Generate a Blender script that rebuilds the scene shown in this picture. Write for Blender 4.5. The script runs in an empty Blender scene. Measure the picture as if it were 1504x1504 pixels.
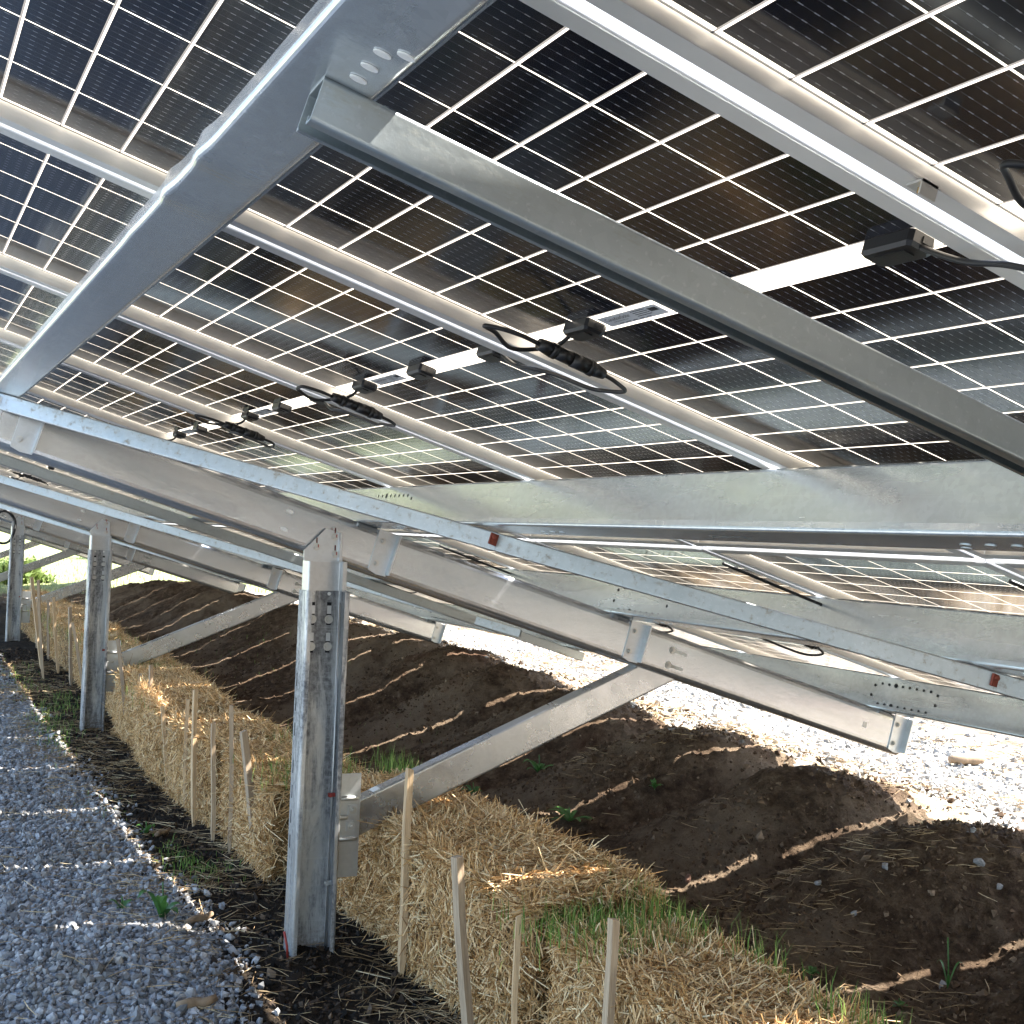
import bpy, math, random
import numpy as np
from mathutils import Matrix, Vector
random.seed(7); RNG = np.random.default_rng(7)
C = bpy.context.scene.collection
TH = math.radians(16.5); CT, ST = math.cos(TH), math.sin(TH)
GZ = 1.87                      # height of the table's reference line over the ground
# table frame: a = along the row (away), s = down the slope, n = below the glass
TABLE = Matrix(((0, CT, -ST), (1, 0, 0), (0, -ST, -CT)))
def T2W(a, s, n): return Vector((s*CT - n*ST, a, -s*ST - n*CT + GZ))
def table_matrix(a, s, n):
    m = TABLE.to_4x4(); m.translation = T2W(a, s, n); return m

# ------------------------------------------------------------------ noise
def _hash(ix, iy, seed):
    h = (ix.astype(np.int64)*374761393 + iy.astype(np.int64)*668265263 + seed*1442695041) & 0x7fffffff
    h = ((h ^ (h >> 13))*1274126177) & 0x7fffffff
    return ((h ^ (h >> 16)) & 0xffff)/65535.0
def vnoise(x, y, seed=0):
    x = np.asarray(x, float); y = np.asarray(y, float)
    ix, iy = np.floor(x), np.floor(y); fx, fy = x-ix, y-iy
    fx = fx*fx*(3-2*fx); fy = fy*fy*(3-2*fy)
    a = _hash(ix, iy, seed); b = _hash(ix+1, iy, seed); c = _hash(ix, iy+1, seed); d = _hash(ix+1, iy+1, seed)
    return (a*(1-fx)+b*fx)*(1-fy)+(c*(1-fx)+d*fx)*fy
def fbm(x, y, seed=0, o=4):
    t = 0; amp = .5
    for k in range(o):
        t = t + amp*(vnoise(x*2**k, y*2**k, seed+k*17)-.5); amp *= .5
    return t
def sstep(a, b, x):
    t = np.clip((np.asarray(x, float)-a)/(b-a), 0, 1); return t*t*(3-2*t)

# ------------------------------------------------------------------ terrain shape
def crest(X): return np.interp(X, [0, 2, 3.3, 5, 8, 12, 16, 22, 30], [.17, .21, .28, .35, .44, .50, .52, .40, .30])
def ridge(h, X):
    w = X + .10*np.sin(1.7*X+.5) + .22*(h-2.6)*.35 + .12*fbm(X*.9, h*.9, 5)
    p = w/1.04
    r = np.abs(np.sin(math.pi*p))**.8
    big = .55+.75*vnoise(np.floor(p)*1.0+.5, 0*h+3.5, 9)
    return r*big
def ground_z(h, X, detail=True):
    h = np.asarray(h, float); X = np.asarray(X, float)
    c = crest(X)
    fade = sstep(-.5, .8, X)*(1-sstep(18, 24, X))
    up = .10*sstep(1.2, 2.2, h)+.90*sstep(2.0, 3.45, h)
    z = c*up*(.35+.65*fade) - .10*sstep(3.7, 4.6, h)*fade
    bell = np.exp(-((h-3.05)/np.where(h < 3.05, .85, .45))**2)
    z = z + fade*bell*(.27*ridge(h, X)-.12)
    z = z + .05*sstep(8, 14, X)*(1-sstep(.8, 1.6, h))
    # trodden lane left of the bales
    z = z + .035*fbm(h*1.3, X*1.3, 2)*(1-sstep(6, 12, np.abs(h)))
    z = z + .085*np.exp(-(((h-.05)/.45)**2+((X-3.1)/.75)**2)) - .05*np.exp(-(((h-2.0)/.6)**2+((X-2.2)/1.2)**2))
    # scour holes at the posts
    z = z + .03*np.exp(-(((h-.74)/.16)**2+((X-3.03)/.12)**2))
    if detail:
        soil = sstep(1.3, 1.6, h)*(1-sstep(3.6, 4.2, h))
        mul = sstep(.35, .5, h)*(1-sstep(1.3, 1.6, h))
        z = z + soil*(.085*fbm(h*5, X*5, 31, 4)+.055*np.abs(fbm(h*17, X*17, 37, 3))+.026*fbm(h*34, X*34, 41, 2)) + mul*.05*fbm(h*7, X*7, 51, 4)
        z = z + (1-soil-mul)*.02*fbm(h*8, X*8, 61, 3)
    return z

# ------------------------------------------------------------------ mesh helpers
def mesh_np(name, V, F, smooth=False):
    V = np.ascontiguousarray(V, dtype=np.float32); F = np.ascontiguousarray(F, dtype=np.int32)
    me = bpy.data.meshes.new(name); n, k = F.shape
    me.vertices.add(len(V)); me.vertices.foreach_set('co', V.ravel())
    me.loops.add(n*k); me.loops.foreach_set('vertex_index', F.ravel())
    me.polygons.add(n); me.polygons.foreach_set('loop_start', np.arange(0, n*k, k, dtype=np.int32))
    me.polygons.foreach_set('loop_total', np.full(n, k, dtype=np.int32))
    me.polygons.foreach_set('use_smooth', np.full(n, smooth, dtype=bool))
    me.update(calc_edges=True); me.validate()
    return me
class MB:
    """collects shapes, builds ONE mesh object"""
    def __init__(s): s.v = []; s.f = []; s.sm = []
    def add(s, V, F, smooth=False):
        o = len(s.v); s.v += [tuple(p) for p in V]; s.f += [tuple(i+o for i in f) for f in F]; s.sm += [smooth]*len(F); return s
    def box(s, lo, hi, M=None, bev=0):
        x0, y0, z0 = lo; x1, y1, z1 = hi
        V = [(x0,y0,z0),(x1,y0,z0),(x1,y1,z0),(x0,y1,z0),(x0,y0,z1),(x1,y0,z1),(x1,y1,z1),(x0,y1,z1)]
        if M: V = [tuple(M @ Vector(p)) for p in V]
        return s.add(V, [(0,3,2,1),(4,5,6,7),(0,1,5,4),(1,2,6,5),(2,3,7,6),(3,0,4,7)])
    def tube(s, P, r, k=8, caps=True, ends=None):
        P = [Vector(p) for p in P]; n = len(P); V = []; F = []
        R = r if hasattr(r, '__len__') else [r]*n
        up = None
        for i, p in enumerate(P):
            t = (P[min(i+1, n-1)]-P[max(i-1, 0)]).normalized()
            if up is None: up = t.orthogonal().normalized()
            u = (up - t*up.dot(t)).normalized(); w = t.cross(u); up = u
            for j in range(k):
                a = 2*math.pi*j/k; V.append(tuple(p+(u*math.cos(a)+w*math.sin(a))*R[i]))
        for i in range(n-1):
            for j in range(k):
                F.append((i*k+j, i*k+(j+1)%k, (i+1)*k+(j+1)%k, (i+1)*k+j))
        s.add(V, F, True)
        if caps:
            o = len(s.v)-len(V)
            s.f.append(tuple(o+j for j in reversed(range(k)))); s.f.append(tuple(o+(n-1)*k+j for j in range(k))); s.sm += [False, False]
        return s
    def prism(s, poly, axis, c0, c1, M=None):
        """poly: 2D outline in the two axes other than `axis`"""
        def P(p, c):
            q = [0, 0, 0]; o = [a for a in range(3) if a != axis]; q[o[0]] = p[0]; q[o[1]] = p[1]; q[axis] = c
            return tuple(M @ Vector(q)) if M else tuple(q)
        n = len(poly); V = [P(p, c0) for p in poly]+[P(p, c1) for p in poly]
        F = [tuple(range(n)), tuple(reversed(range(n, 2*n)))]
        F += [(i, i+n, (i+1) % n+n, (i+1) % n) for i in range(n)]
        return s.add(V, F)
    def section(s, line, t, axis, c0, c1, M=None, r=.006, steps=None, wob=None):
        """thin cold-formed section: an open 2D polyline with rounded corners, thickness t, extruded along axis"""
        pts = round_line(line, r); L, Rr = offset(pts, t/2), offset(pts, -t/2)
        ring = L+Rr[::-1]; n = len(ring); cs = [c0, c1] if not steps else list(np.linspace(c0, c1, steps))
        o2 = [a for a in range(3) if a != axis]; V = []
        for c in cs:
            for k, p in enumerate(ring):
                q = [0, 0, 0]; q[o2[0]] = p[0]; q[o2[1]] = p[1]; q[axis] = c
                if wob: q = wob(q)
                V.append(tuple(M @ Vector(q)) if M else tuple(q))
        F = []
        for i in range(len(cs)-1):
            for j in range(n): F.append((i*n+j, (i+1)*n+j, (i+1)*n+(j+1) % n, i*n+(j+1) % n))
        h = len(pts)
        for b in (0, (len(cs)-1)*n):
            for j in range(h-1): F.append((b+j, b+j+1, b+n-2-j, b+n-1-j))
        return s.add(V, F)
    def disc(s, c, r, nrm, t=.004, k=12):
        c = Vector(c); nrm = Vector(nrm).normalized()
        return s.tube([c-nrm*t*.1, c+nrm*t], r, k)
    def mesh(s, name):
        me = bpy.data.meshes.new(name); me.from_pydata(s.v, [], s.f)
        me.polygons.foreach_set('use_smooth', np.array(s.sm, dtype=bool)); me.update(); return me
    def build(s, name, mat, parent=None, M=None, kind=None, fix=True):
        me = s.mesh(name)
        if fix:
            import bmesh
            b = bmesh.new(); b.from_mesh(me); bmesh.ops.recalc_face_normals(b, faces=b.faces); b.to_mesh(me); b.free()
        return link(name, me, mat, parent, M, kind)
def link(name, me, mat, parent=None, M=None, kind=None):
    o = bpy.data.objects.new(name, me); C.objects.link(o)
    if mat is not None:
        if me.materials: me.materials[0] = mat
        else: me.materials.append(mat)
    if parent: o.parent = parent
    if M is not None: o.matrix_world = M if not parent else o.matrix_world
    if kind: o['kind'] = kind
    return o
def round_line(L, r):
    L = [Vector(p) for p in L]; out = [L[0]]
    for i in range(1, len(L)-1):
        a, b, c = L[i-1], L[i], L[i+1]
        d0 = (a-b).normalized(); d1 = (c-b).normalized(); rr = min(r, (a-b).length*.45, (c-b).length*.45)
        for t in (0, .2, .4, .6, .8, 1):
            p = b+d0*rr*(1-t)**2+d1*rr*t**2; out.append(p)
    out.append(L[-1]); return out
def offset(P, d):
    out = []
    for i, p in enumerate(P):
        a = P[max(i-1, 0)]; b = P[min(i+1, len(P)-1)]
        n0 = (p-a); n1 = (b-p); n0 = n0.normalized() if n0.length > 0 else n1.normalized(); n1 = n1.normalized() if n1.length > 0 else n0
        t = (n0+n1).normalized(); nn = Vector((-t.y, t.x)); cs = max(.4, t.dot(n1))
        out.append(tuple(p+nn*d/cs))
    return out
def empty(name, label, cat, M=None, loc=None, group=None):
    o = bpy.data.objects.new(name, None); C.objects.link(o); o.empty_display_size = .1
    if M is not None: o.matrix_world = M
    if loc is not None: o.location = loc
    return tag(o, label, cat, group)
def tag(o, label=None, cat=None, group=None, kind=None):
    if label: o['label'] = label
    if cat: o['category'] = cat
    if group: o['group'] = group
    if kind: o['kind'] = kind
    return o
def kids(o, table): return [c for c in table if c.parent == o]
def copy_tree(o, children, parent=None):
    c = o.copy(); C.objects.link(c)
    if parent: c.parent = parent
    for ch in children[o]: copy_tree(ch, children, c)
    return c
def tree_map(o):
    m = {}
    def rec(x):
        ch = list(x.children); m[x] = ch
        for c in ch: rec(c)
    rec(o); return m

# ------------------------------------------------------------------ materials
def new_mat(name):
    m = bpy.data.materials.new(name); m.use_nodes = True; nt = m.node_tree; nt.nodes.clear()
    out = nt.nodes.new('ShaderNodeOutputMaterial'); return m, nt, out
class N:
    def __init__(s, nt): s.nt = nt
    def n(s, t, **kw):
        x = s.nt.nodes.new(t)
        for k, v in kw.items(): setattr(x, k, v)
        return x
    def set(s, sock, v):
        if hasattr(v, 'is_output') or isinstance(v, bpy.types.NodeSocket): s.nt.links.new(v, sock)
        else: sock.default_value = v
    def math(s, op, a, b=None, c=None, clamp=False):
        x = s.n('ShaderNodeMath', operation=op, use_clamp=clamp); s.set(x.inputs[0], a)
        if b is not None: s.set(x.inputs[1], b)
        if c is not None: s.set(x.inputs[2], c)
        return x.outputs[0]
    def mix(s, f, a, b):
        x = s.n('ShaderNodeMix', data_type='RGBA'); s.set(x.inputs[0], f); s.set(x.inputs[6], a); s.set(x.inputs[7], b); return x.outputs[2]
    def noise(s, vec, scale, detail=4, rough=.55, dist=0):
        x = s.n('ShaderNodeTexNoise'); x.inputs['Scale'].default_value = scale; x.inputs['Detail'].default_value = detail
        x.inputs['Roughness'].default_value = rough; x.inputs['Distortion'].default_value = dist
        if vec is not None: s.set(x.inputs['Vector'], vec)
        return x.outputs[0]
    def ramp(s, f, stops):
        x = s.n('ShaderNodeValToRGB'); s.set(x.inputs[0], f); e = x.color_ramp.elements
        while len(e) < len(stops): e.new(.5)
        for el, (p, c) in zip(e, stops): el.position = p; el.color = c if len(c) == 4 else (*c, 1)
        return x.outputs[0]
    def remap(s, v, a, b, c, d):
        x = s.n('ShaderNodeMapRange'); s.set(x.inputs[0], v)
        for i, q in zip((1, 2, 3, 4), (a, b, c, d)): x.inputs[i].default_value = q
        return x.outputs[0]
    def coord(s, which='Object'): return s.n('ShaderNodeTexCoord').outputs[which]
    def mapping(s, vec, scale=(1, 1, 1), rot=(0, 0, 0)):
        x = s.n('ShaderNodeMapping'); s.set(x.inputs[0], vec); x.inputs['Scale'].default_value = scale; x.inputs['Rotation'].default_value = rot; return x.outputs[0]
    def bump(s, h, strength=.3, dist=.01, normal=None):
        x = s.n('ShaderNodeBump'); x.inputs['Strength'].default_value = strength; x.inputs['Distance'].default_value = dist; s.set(x.inputs['Height'], h)
        if normal is not None: s.set(x.inputs['Normal'], normal)
        return x.outputs[0]
    def bsdf(s, color, rough=.6, metal=0, normal=None, spec=None, **kw):
        x = s.n('ShaderNodeBsdfPrincipled'); s.set(x.inputs['Base Color'], color); s.set(x.inputs['Roughness'], rough); s.set(x.inputs['Metallic'], metal)
        if normal is not None: s.set(x.inputs['Normal'], normal)
        if spec is not None: s.set(x.inputs['Specular IOR Level'], spec)
        for k, v in kw.items(): s.set(x.inputs[k.replace('_', ' ')], v)
        return x.outputs[0]
def rgb(r, g, b): return (r, g, b, 1)

def mat_galv(name, base=(.50, .53, .56), rough=.34, stain=0., streak=(1, 1, 1), spangle=.5, dirt=(.25, .2, .14), dirt_amt=0., metal=.92, foot=False):
    m, nt, out = new_mat(name); k = N(nt); co = k.coord('Object')
    rnd = nt.nodes.new('ShaderNodeObjectInfo').outputs['Random']
    vm = k.n('ShaderNodeVectorMath', operation='ADD'); k.set(vm.inputs[0], co)
    cb = k.n('ShaderNodeCombineXYZ'); k.set(cb.inputs[0], k.math('MULTIPLY', rnd, 37.)); k.set(cb.inputs[1], k.math('MULTIPLY', rnd, 11.)); k.set(vm.inputs[1], cb.outputs[0])
    co = vm.outputs[0]
    big = k.noise(k.mapping(co, streak), 2.2, 5, .6)
    fine = k.noise(co, 120, 3, .6)
    vor = k.n('ShaderNodeTexVoronoi'); vor.inputs['Scale'].default_value = 90; k.set(vor.inputs['Vector'], co)
    sp = k.n('ShaderNodeSeparateColor'); k.set(sp.inputs[0], vor.outputs['Color'])
    val = k.remap(k.math('ADD', k.math('MULTIPLY', big, .75), k.math('MULTIPLY', sp.outputs[0], .25*spangle)), .25, .75, .86, 1.12)
    hs = k.n('ShaderNodeHueSaturation'); k.set(hs.inputs['Color'], rgb(*base)); k.set(hs.inputs['Value'], val)
    col = hs.outputs[0]
    # zinc bloom: paler dull film in drifts
    bloom = k.remap(k.noise(k.mapping(co, streak), 5, 3, .5), .42, .85, 0, 1)
    col = k.mix(k.math('MULTIPLY', bloom, .16), col, rgb(.62, .63, .63))
    r = k.math('ADD', k.remap(big, .3, .7, rough-.04, rough+.07), k.math('MULTIPLY', bloom, .06))
    met = k.math('SUBTRACT', metal, k.math('MULTIPLY', bloom, .12))
    if stain > 0:
        st = k.remap(k.noise(k.mapping(co, (9, 9, 1.3)), 1.9, 8, .75, .6), .44, .56, 0, 1)
        st2 = k.math('MULTIPLY', st, k.remap(k.noise(co, 60, 4, .7), .3, .62, .35, 1))
        col = k.mix(k.math('MULTIPLY', st2, stain), col, rgb(.06, .058, .065))
        r = k.math('ADD', r, k.math('MULTIPLY', st2, .25)); met = k.math('SUBTRACT', met, k.math('MULTIPLY', st2, .45))
    if dirt_amt > 0:
        d = k.remap(k.noise(k.mapping(co, streak), 9, 8, .75), .55, .68, 0, 1)
        d = k.math('MULTIPLY', d, dirt_amt)
        col = k.mix(d, col, rgb(*dirt)); r = k.math('ADD', r, k.math('MULTIPLY', d, .4)); met = k.math('MULTIPLY', met, k.math('SUBTRACT', 1, d))
    if foot:
        sz = k.n('ShaderNodeSeparateXYZ'); k.set(sz.inputs[0], k.coord('Object'))
        mud = k.math('MULTIPLY', k.remap(k.math('ADD', sz.outputs[2], k.math('MULTIPLY', k.noise(k.coord('Object'), 22, 6, .7), .22)), .12, .24, 1, 0), k.remap(k.noise(k.coord('Object'), 70, 4, .7), .42, .6, 0, .9))
        col = k.mix(mud, col, rgb(.14, .10, .07)); met = k.math('MULTIPLY', met, k.math('SUBTRACT', 1, mud)); r = k.math('ADD', r, k.math('MULTIPLY', mud, .4))
    # scratches / drips
    sc = k.remap(k.noise(k.mapping(co, (3, 90, 90)), 1.5, 3, .6), .62, .66, 0, 1)
    col = k.mix(k.math('MULTIPLY', sc, .18), col, rgb(.75, .76, .77))
    bmp = k.bump(k.math('ADD', fine, k.math('MULTIPLY', k.noise(co, 28, 3), 1.5)), .16, .0012)
    b2 = k.bump(k.noise(co, 3.5, 2), .25, .006, bmp)
    nt.links.new(k.bsdf(col, r, met, b2), out.inputs[0]); return m

M = {}
M['purlin'] = mat_galv('galvanized_purlin_steel', (.60, .64, .665), .20, streak=(.5, 3, 3), dirt_amt=.04, metal=.74, spangle=.9)
M['rafter'] = mat_galv('galvanized_rafter_steel', (.60, .625, .645), .19, streak=(3, .4, 3), dirt=(.36, .33, .27), dirt_amt=.08, metal=.84)
M['post'] = mat_galv('galvanized_post_steel_stained', (.56, .57, .58), .38, stain=.8, foot=True)
M['post_clean'] = mat_galv('galvanized_post_steel', (.58, .59, .60), .38)
M['strut'] = mat_galv('galvanized_brace_steel', (.56, .58, .59), .25, streak=(3, .4, 3), metal=.86)
M['channel'] = mat_galv('galvanized_tie_channel', (.42, .46, .47), .36, dirt=(.30, .25, .15), dirt_amt=.45, streak=(3, .8, 3))
M['plate'] = mat_galv('zinc_plate', (.60, .63, .66), .36)
M['hardware'] = mat_galv('zinc_hardware', (.62, .62, .60), .42, dirt_amt=.2)

def mat_simple(name, col, rough=.5, metal=0, var=.15, scale=30, bump=.2, spec=None):
    m, nt, out = new_mat(name); k = N(nt); co = k.coord()
    v = k.remap(k.noise(co, scale, 5), .25, .75, 1-var, 1+var)
    hs = k.n('ShaderNodeHueSaturation'); k.set(hs.inputs['Color'], rgb(*col)); k.set(hs.inputs['Value'], v)
    nt.links.new(k.bsdf(hs.outputs[0], rough, metal, k.bump(k.noise(co, scale*4, 3), bump, .002), spec), out.inputs[0]); return m
M['hole'] = mat_simple('punched_hole_shadow', (.012, .012, .014), .9)
M['black'] = mat_simple('black_plastic', (.012, .012, .013), .38, var=.3, scale=80, bump=.1)
M['cable'] = mat_simple('black_cable_sheath', (.014, .014, .015), .45, bump=.05)
M['redpaint'] = mat_simple('red_marker_paint', (.28, .03, .02), .6)
M['alu'] = mat_simple('anodised_aluminium_frame', (.74, .73, .71), .40, .4, .05, 12, .08)
M['brass'] = mat_simple('brass_clip', (.55, .38, .16), .35, .9)
M['label'] = mat_simple('printed_label_paper', (.70, .71, .72), .55, 0, .03)
M['ink'] = mat_simple('label_ink', (.03, .03, .035), .6)
M['sticker'] = mat_simple('white_sticker_and_hole_light', (.8, .8, .78), .5, 0, .03)  # also on holes, where its white stands in for light shining through
M['stone'] = mat_simple('pale_field_stone', (.27, .265, .26), .8, 0, .3, 18, .5)
M['redstone'] = mat_simple('red_brown_stone', (.17, .09, .06), .85, 0, .3, 18, .5)
M['twig'] = mat_simple('dead_wood', (.22, .15, .09), .85, 0, .3, 40, .5)

def mat_wood():
    m, nt, out = new_mat('rough_sawn_stake_wood'); k = N(nt); co = k.coord()
    rnd = nt.nodes.new('ShaderNodeObjectInfo').outputs['Random']
    g = k.noise(k.mapping(co, (60, 60, 3)), 3, 6, .65, .3)
    c = k.ramp(g, [(.2, (.26, .155, .075)), (.5, (.52, .35, .19)), (.8, (.68, .50, .30))])
    hs = k.n('ShaderNodeHueSaturation'); k.set(hs.inputs['Color'], c); k.set(hs.inputs['Value'], k.remap(rnd, 0, 1, .62, 1.12)); k.set(hs.inputs['Saturation'], k.remap(rnd, 0, 1, .75, 1.0))
    nt.links.new(k.bsdf(hs.outputs[0], .75, 0, k.bump(g, .5, .002)), out.inputs[0]); return m
M['wood'] = mat_wood()

def mat_island(name, stops, rough=.7, spec=.4, trans=0, noise_scale=60, sat=1.0, patch=False):
    """colour differs strand by strand / stone by stone"""
    m, nt, out = new_mat(name); k = N(nt)
    g = nt.nodes.new('ShaderNodeNewGeometry').outputs['Random Per Island']
    c = k.ramp(g, stops); co = k.coord()
    v = k.remap(k.noise(co, noise_scale, 3), .3, .7, .8, 1.2)
    if patch: c = k.mix(k.remap(k.noise(co, 1.7, 4), .50, .68, 0, .55), c, rgb(.17, .145, .115))
    hs = k.n('ShaderNodeHueSaturation'); k.set(hs.inputs['Color'], c); k.set(hs.inputs['Value'], v); hs.inputs['Saturation'].default_value = sat
    p = k.bsdf(hs.outputs[0], rough, 0, None, spec)
    if trans:
        t = k.n('ShaderNodeBsdfTranslucent'); k.set(t.inputs[0], hs.outputs[0])
        x = k.n('ShaderNodeMixShader'); x.inputs[0].default_value = trans
        nt.links.new(p, x.inputs[1]); nt.links.new(t.outputs[0], x.inputs[2]); p = x.outputs[0]
    nt.links.new(p, out.inputs[0]); return m
M['straw'] = mat_island('straw_strands', [(0, (.20, .10, .035)), (.3, (.56, .33, .125)), (.65, (.84, .58, .29)), (1, (.95, .79, .50))], .55, .35, .15)
M['straw_old'] = mat_island('loose_weathered_straw', [(0, (.13, .08, .04)), (.5, (.30, .20, .10)), (.85, (.48, .35, .19)), (1, (.62, .49, .30))], .65, .3)
M['gravel'] = mat_island('crushed_grey_stone', [(0, (.10, .10, .10)), (.4, (.19, .19, .192)), (.75, (.285, .283, .285)), (.93, (.40, .395, .39)), (1, (.30, .25, .20))], .62, .4, 0, 90, patch=True)
M['gravel_pale'] = mat_island('sunlit_crushed_stone', [(0, (.16, .15, .135)), (.5, (.30, .285, .26)), (1, (.46, .43, .37))], .7, .3, 0, 90)
M['clod'] = mat_island('soil_clods', [(0, (.055, .034, .021)), (.45, (.085, .054, .033)), (.88, (.14, .092, .056)), (1, (.25, .18, .12))], .9, .15)
M['mulch'] = mat_island('dark_mulch_chips', [(0, (.008, .007, .006)), (.5, (.025, .018, .013)), (.9, (.07, .045, .028)), (1, (.16, .11, .07))], .85, .2)
M['grass'] = mat_island('green_grass_blades', [(0, (.08, .16, .03)), (.6, (.17, .30, .06)), (1, (.42, .48, .14))], .5, .3, .35)
M['leaf'] = mat_island('weed_leaves', [(0, (.04, .12, .025)), (1, (.09, .22, .05))], .45, .4, .3)

def mat_balecore():
    m, nt, out = new_mat('packed_straw_body'); k = N(nt); co = k.coord()
    g = k.noise(k.mapping(co, (40, 25, 40)), 2.5, 8, .75, .8)
    c = k.ramp(g, [(.3, (.05, .025, .008)), (.5, (.20, .115, .04)), (.72, (.40, .25, .10))])
    nt.links.new(k.bsdf(c, .8, 0, k.bump(g, 1, .02)), out.inputs[0]); return m
M['bale'] = mat_balecore()

def mat_ground(kind):
    m, nt, out = new_mat(kind); k = N(nt); co = k.coord('Object')
    if kind == 'soil_surface':
        a = k.noise(co, 1.6, 6, .6); b = k.noise(co, 14, 8, .75); f = k.noise(co, 90, 5, .7)
        c = k.ramp(b, [(.28, (.024, .014, .008)), (.45, (.080, .050, .030)), (.6, (.165, .112, .070)), (.78, (.34, .265, .185))])
        c = k.mix(k.math('MULTIPLY', k.remap(a, .47, .6, 0, .85), k.remap(f, .3, .6, .5, 1)), c, rgb(.25, .185, .125))
        c = k.mix(k.remap(k.noise(co, 3.1, 4), .6, .68, 0, .35), c, rgb(.10, .045, .026))
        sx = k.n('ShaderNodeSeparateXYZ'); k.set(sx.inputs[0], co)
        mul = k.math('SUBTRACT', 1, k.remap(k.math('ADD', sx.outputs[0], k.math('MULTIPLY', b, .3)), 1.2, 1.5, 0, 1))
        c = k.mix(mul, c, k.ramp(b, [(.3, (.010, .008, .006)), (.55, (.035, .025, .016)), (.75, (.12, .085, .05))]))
        n = k.bump(f, 1, .012, k.bump(b, 1, .05)); sh = k.bsdf(c, .92, 0, n, .15)
    elif kind == 'gravel_surface':
        v = k.n('ShaderNodeTexVoronoi'); v.inputs['Scale'].default_value = 42; k.set(v.inputs['Vector'], co)
        sp = k.n('ShaderNodeSeparateColor'); k.set(sp.inputs[0], v.outputs['Color'])
        c = k.ramp(sp.outputs[0], [(0, (.10, .105, .11)), (.6, (.24, .25, .26)), (1, (.40, .41, .42))])
        edge = k.remap(v.outputs['Distance'], .3, .75, 0, 1)
        n = k.bump(k.math('SUBTRACT', 1, edge), 1, .02); sh = k.bsdf(c, .75, 0, n, .3)
    elif kind == 'straw_gravel_surface':
        b = k.noise(co, 5, 6, .65); f = k.noise(co, 60, 6, .75)
        v = k.n('ShaderNodeTexVoronoi'); v.inputs['Scale'].default_value = 26; k.set(v.inputs['Vector'], co)
        sp = k.n('ShaderNodeSeparateColor'); k.set(sp.inputs[0], v.outputs['Color'])
        st = k.ramp(sp.outputs[0], [(0, (.20, .195, .19)), (1, (.44, .43, .41))])
        sw = k.ramp(f, [(.3, (.10, .07, .04)), (.5, (.30, .22, .13)), (.7, (.48, .38, .25))])
        c = k.mix(k.remap(b, .42, .56, 0, 1), st, sw)
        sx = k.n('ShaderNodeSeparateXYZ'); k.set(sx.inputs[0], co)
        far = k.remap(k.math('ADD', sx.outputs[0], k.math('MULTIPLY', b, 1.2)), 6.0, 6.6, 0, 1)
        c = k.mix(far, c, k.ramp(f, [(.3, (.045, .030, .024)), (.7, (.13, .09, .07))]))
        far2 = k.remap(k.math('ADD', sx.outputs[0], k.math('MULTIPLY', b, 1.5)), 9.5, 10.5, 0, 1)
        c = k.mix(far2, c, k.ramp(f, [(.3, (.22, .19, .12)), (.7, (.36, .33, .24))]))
        n = k.bump(f, .8, .015); sh = k.bsdf(c, .85, 0, n, .2)
    else:
        b = k.noise(co, .35, 5, .6); f = k.noise(co, 18, 6, .75)
        c = k.ramp(f, [(.3, (.16, .18, .07)), (.55, (.30, .33, .14)), (.75, (.46, .47, .26))])
        c = k.mix(k.remap(b, .55, .65, 0, .8), c, rgb(.34, .28, .16))
        sh = k.bsdf(c, .9, 0, k.bump(f, 1, .05), .2)
    nt.links.new(sh, out.inputs[0]); return m
M['soil'] = mat_ground('soil_surface'); M['gravel_g'] = mat_ground('gravel_surface'); M['bright_g'] = mat_ground('straw_gravel_surface'); M['field'] = mat_ground('field_surface')

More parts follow.
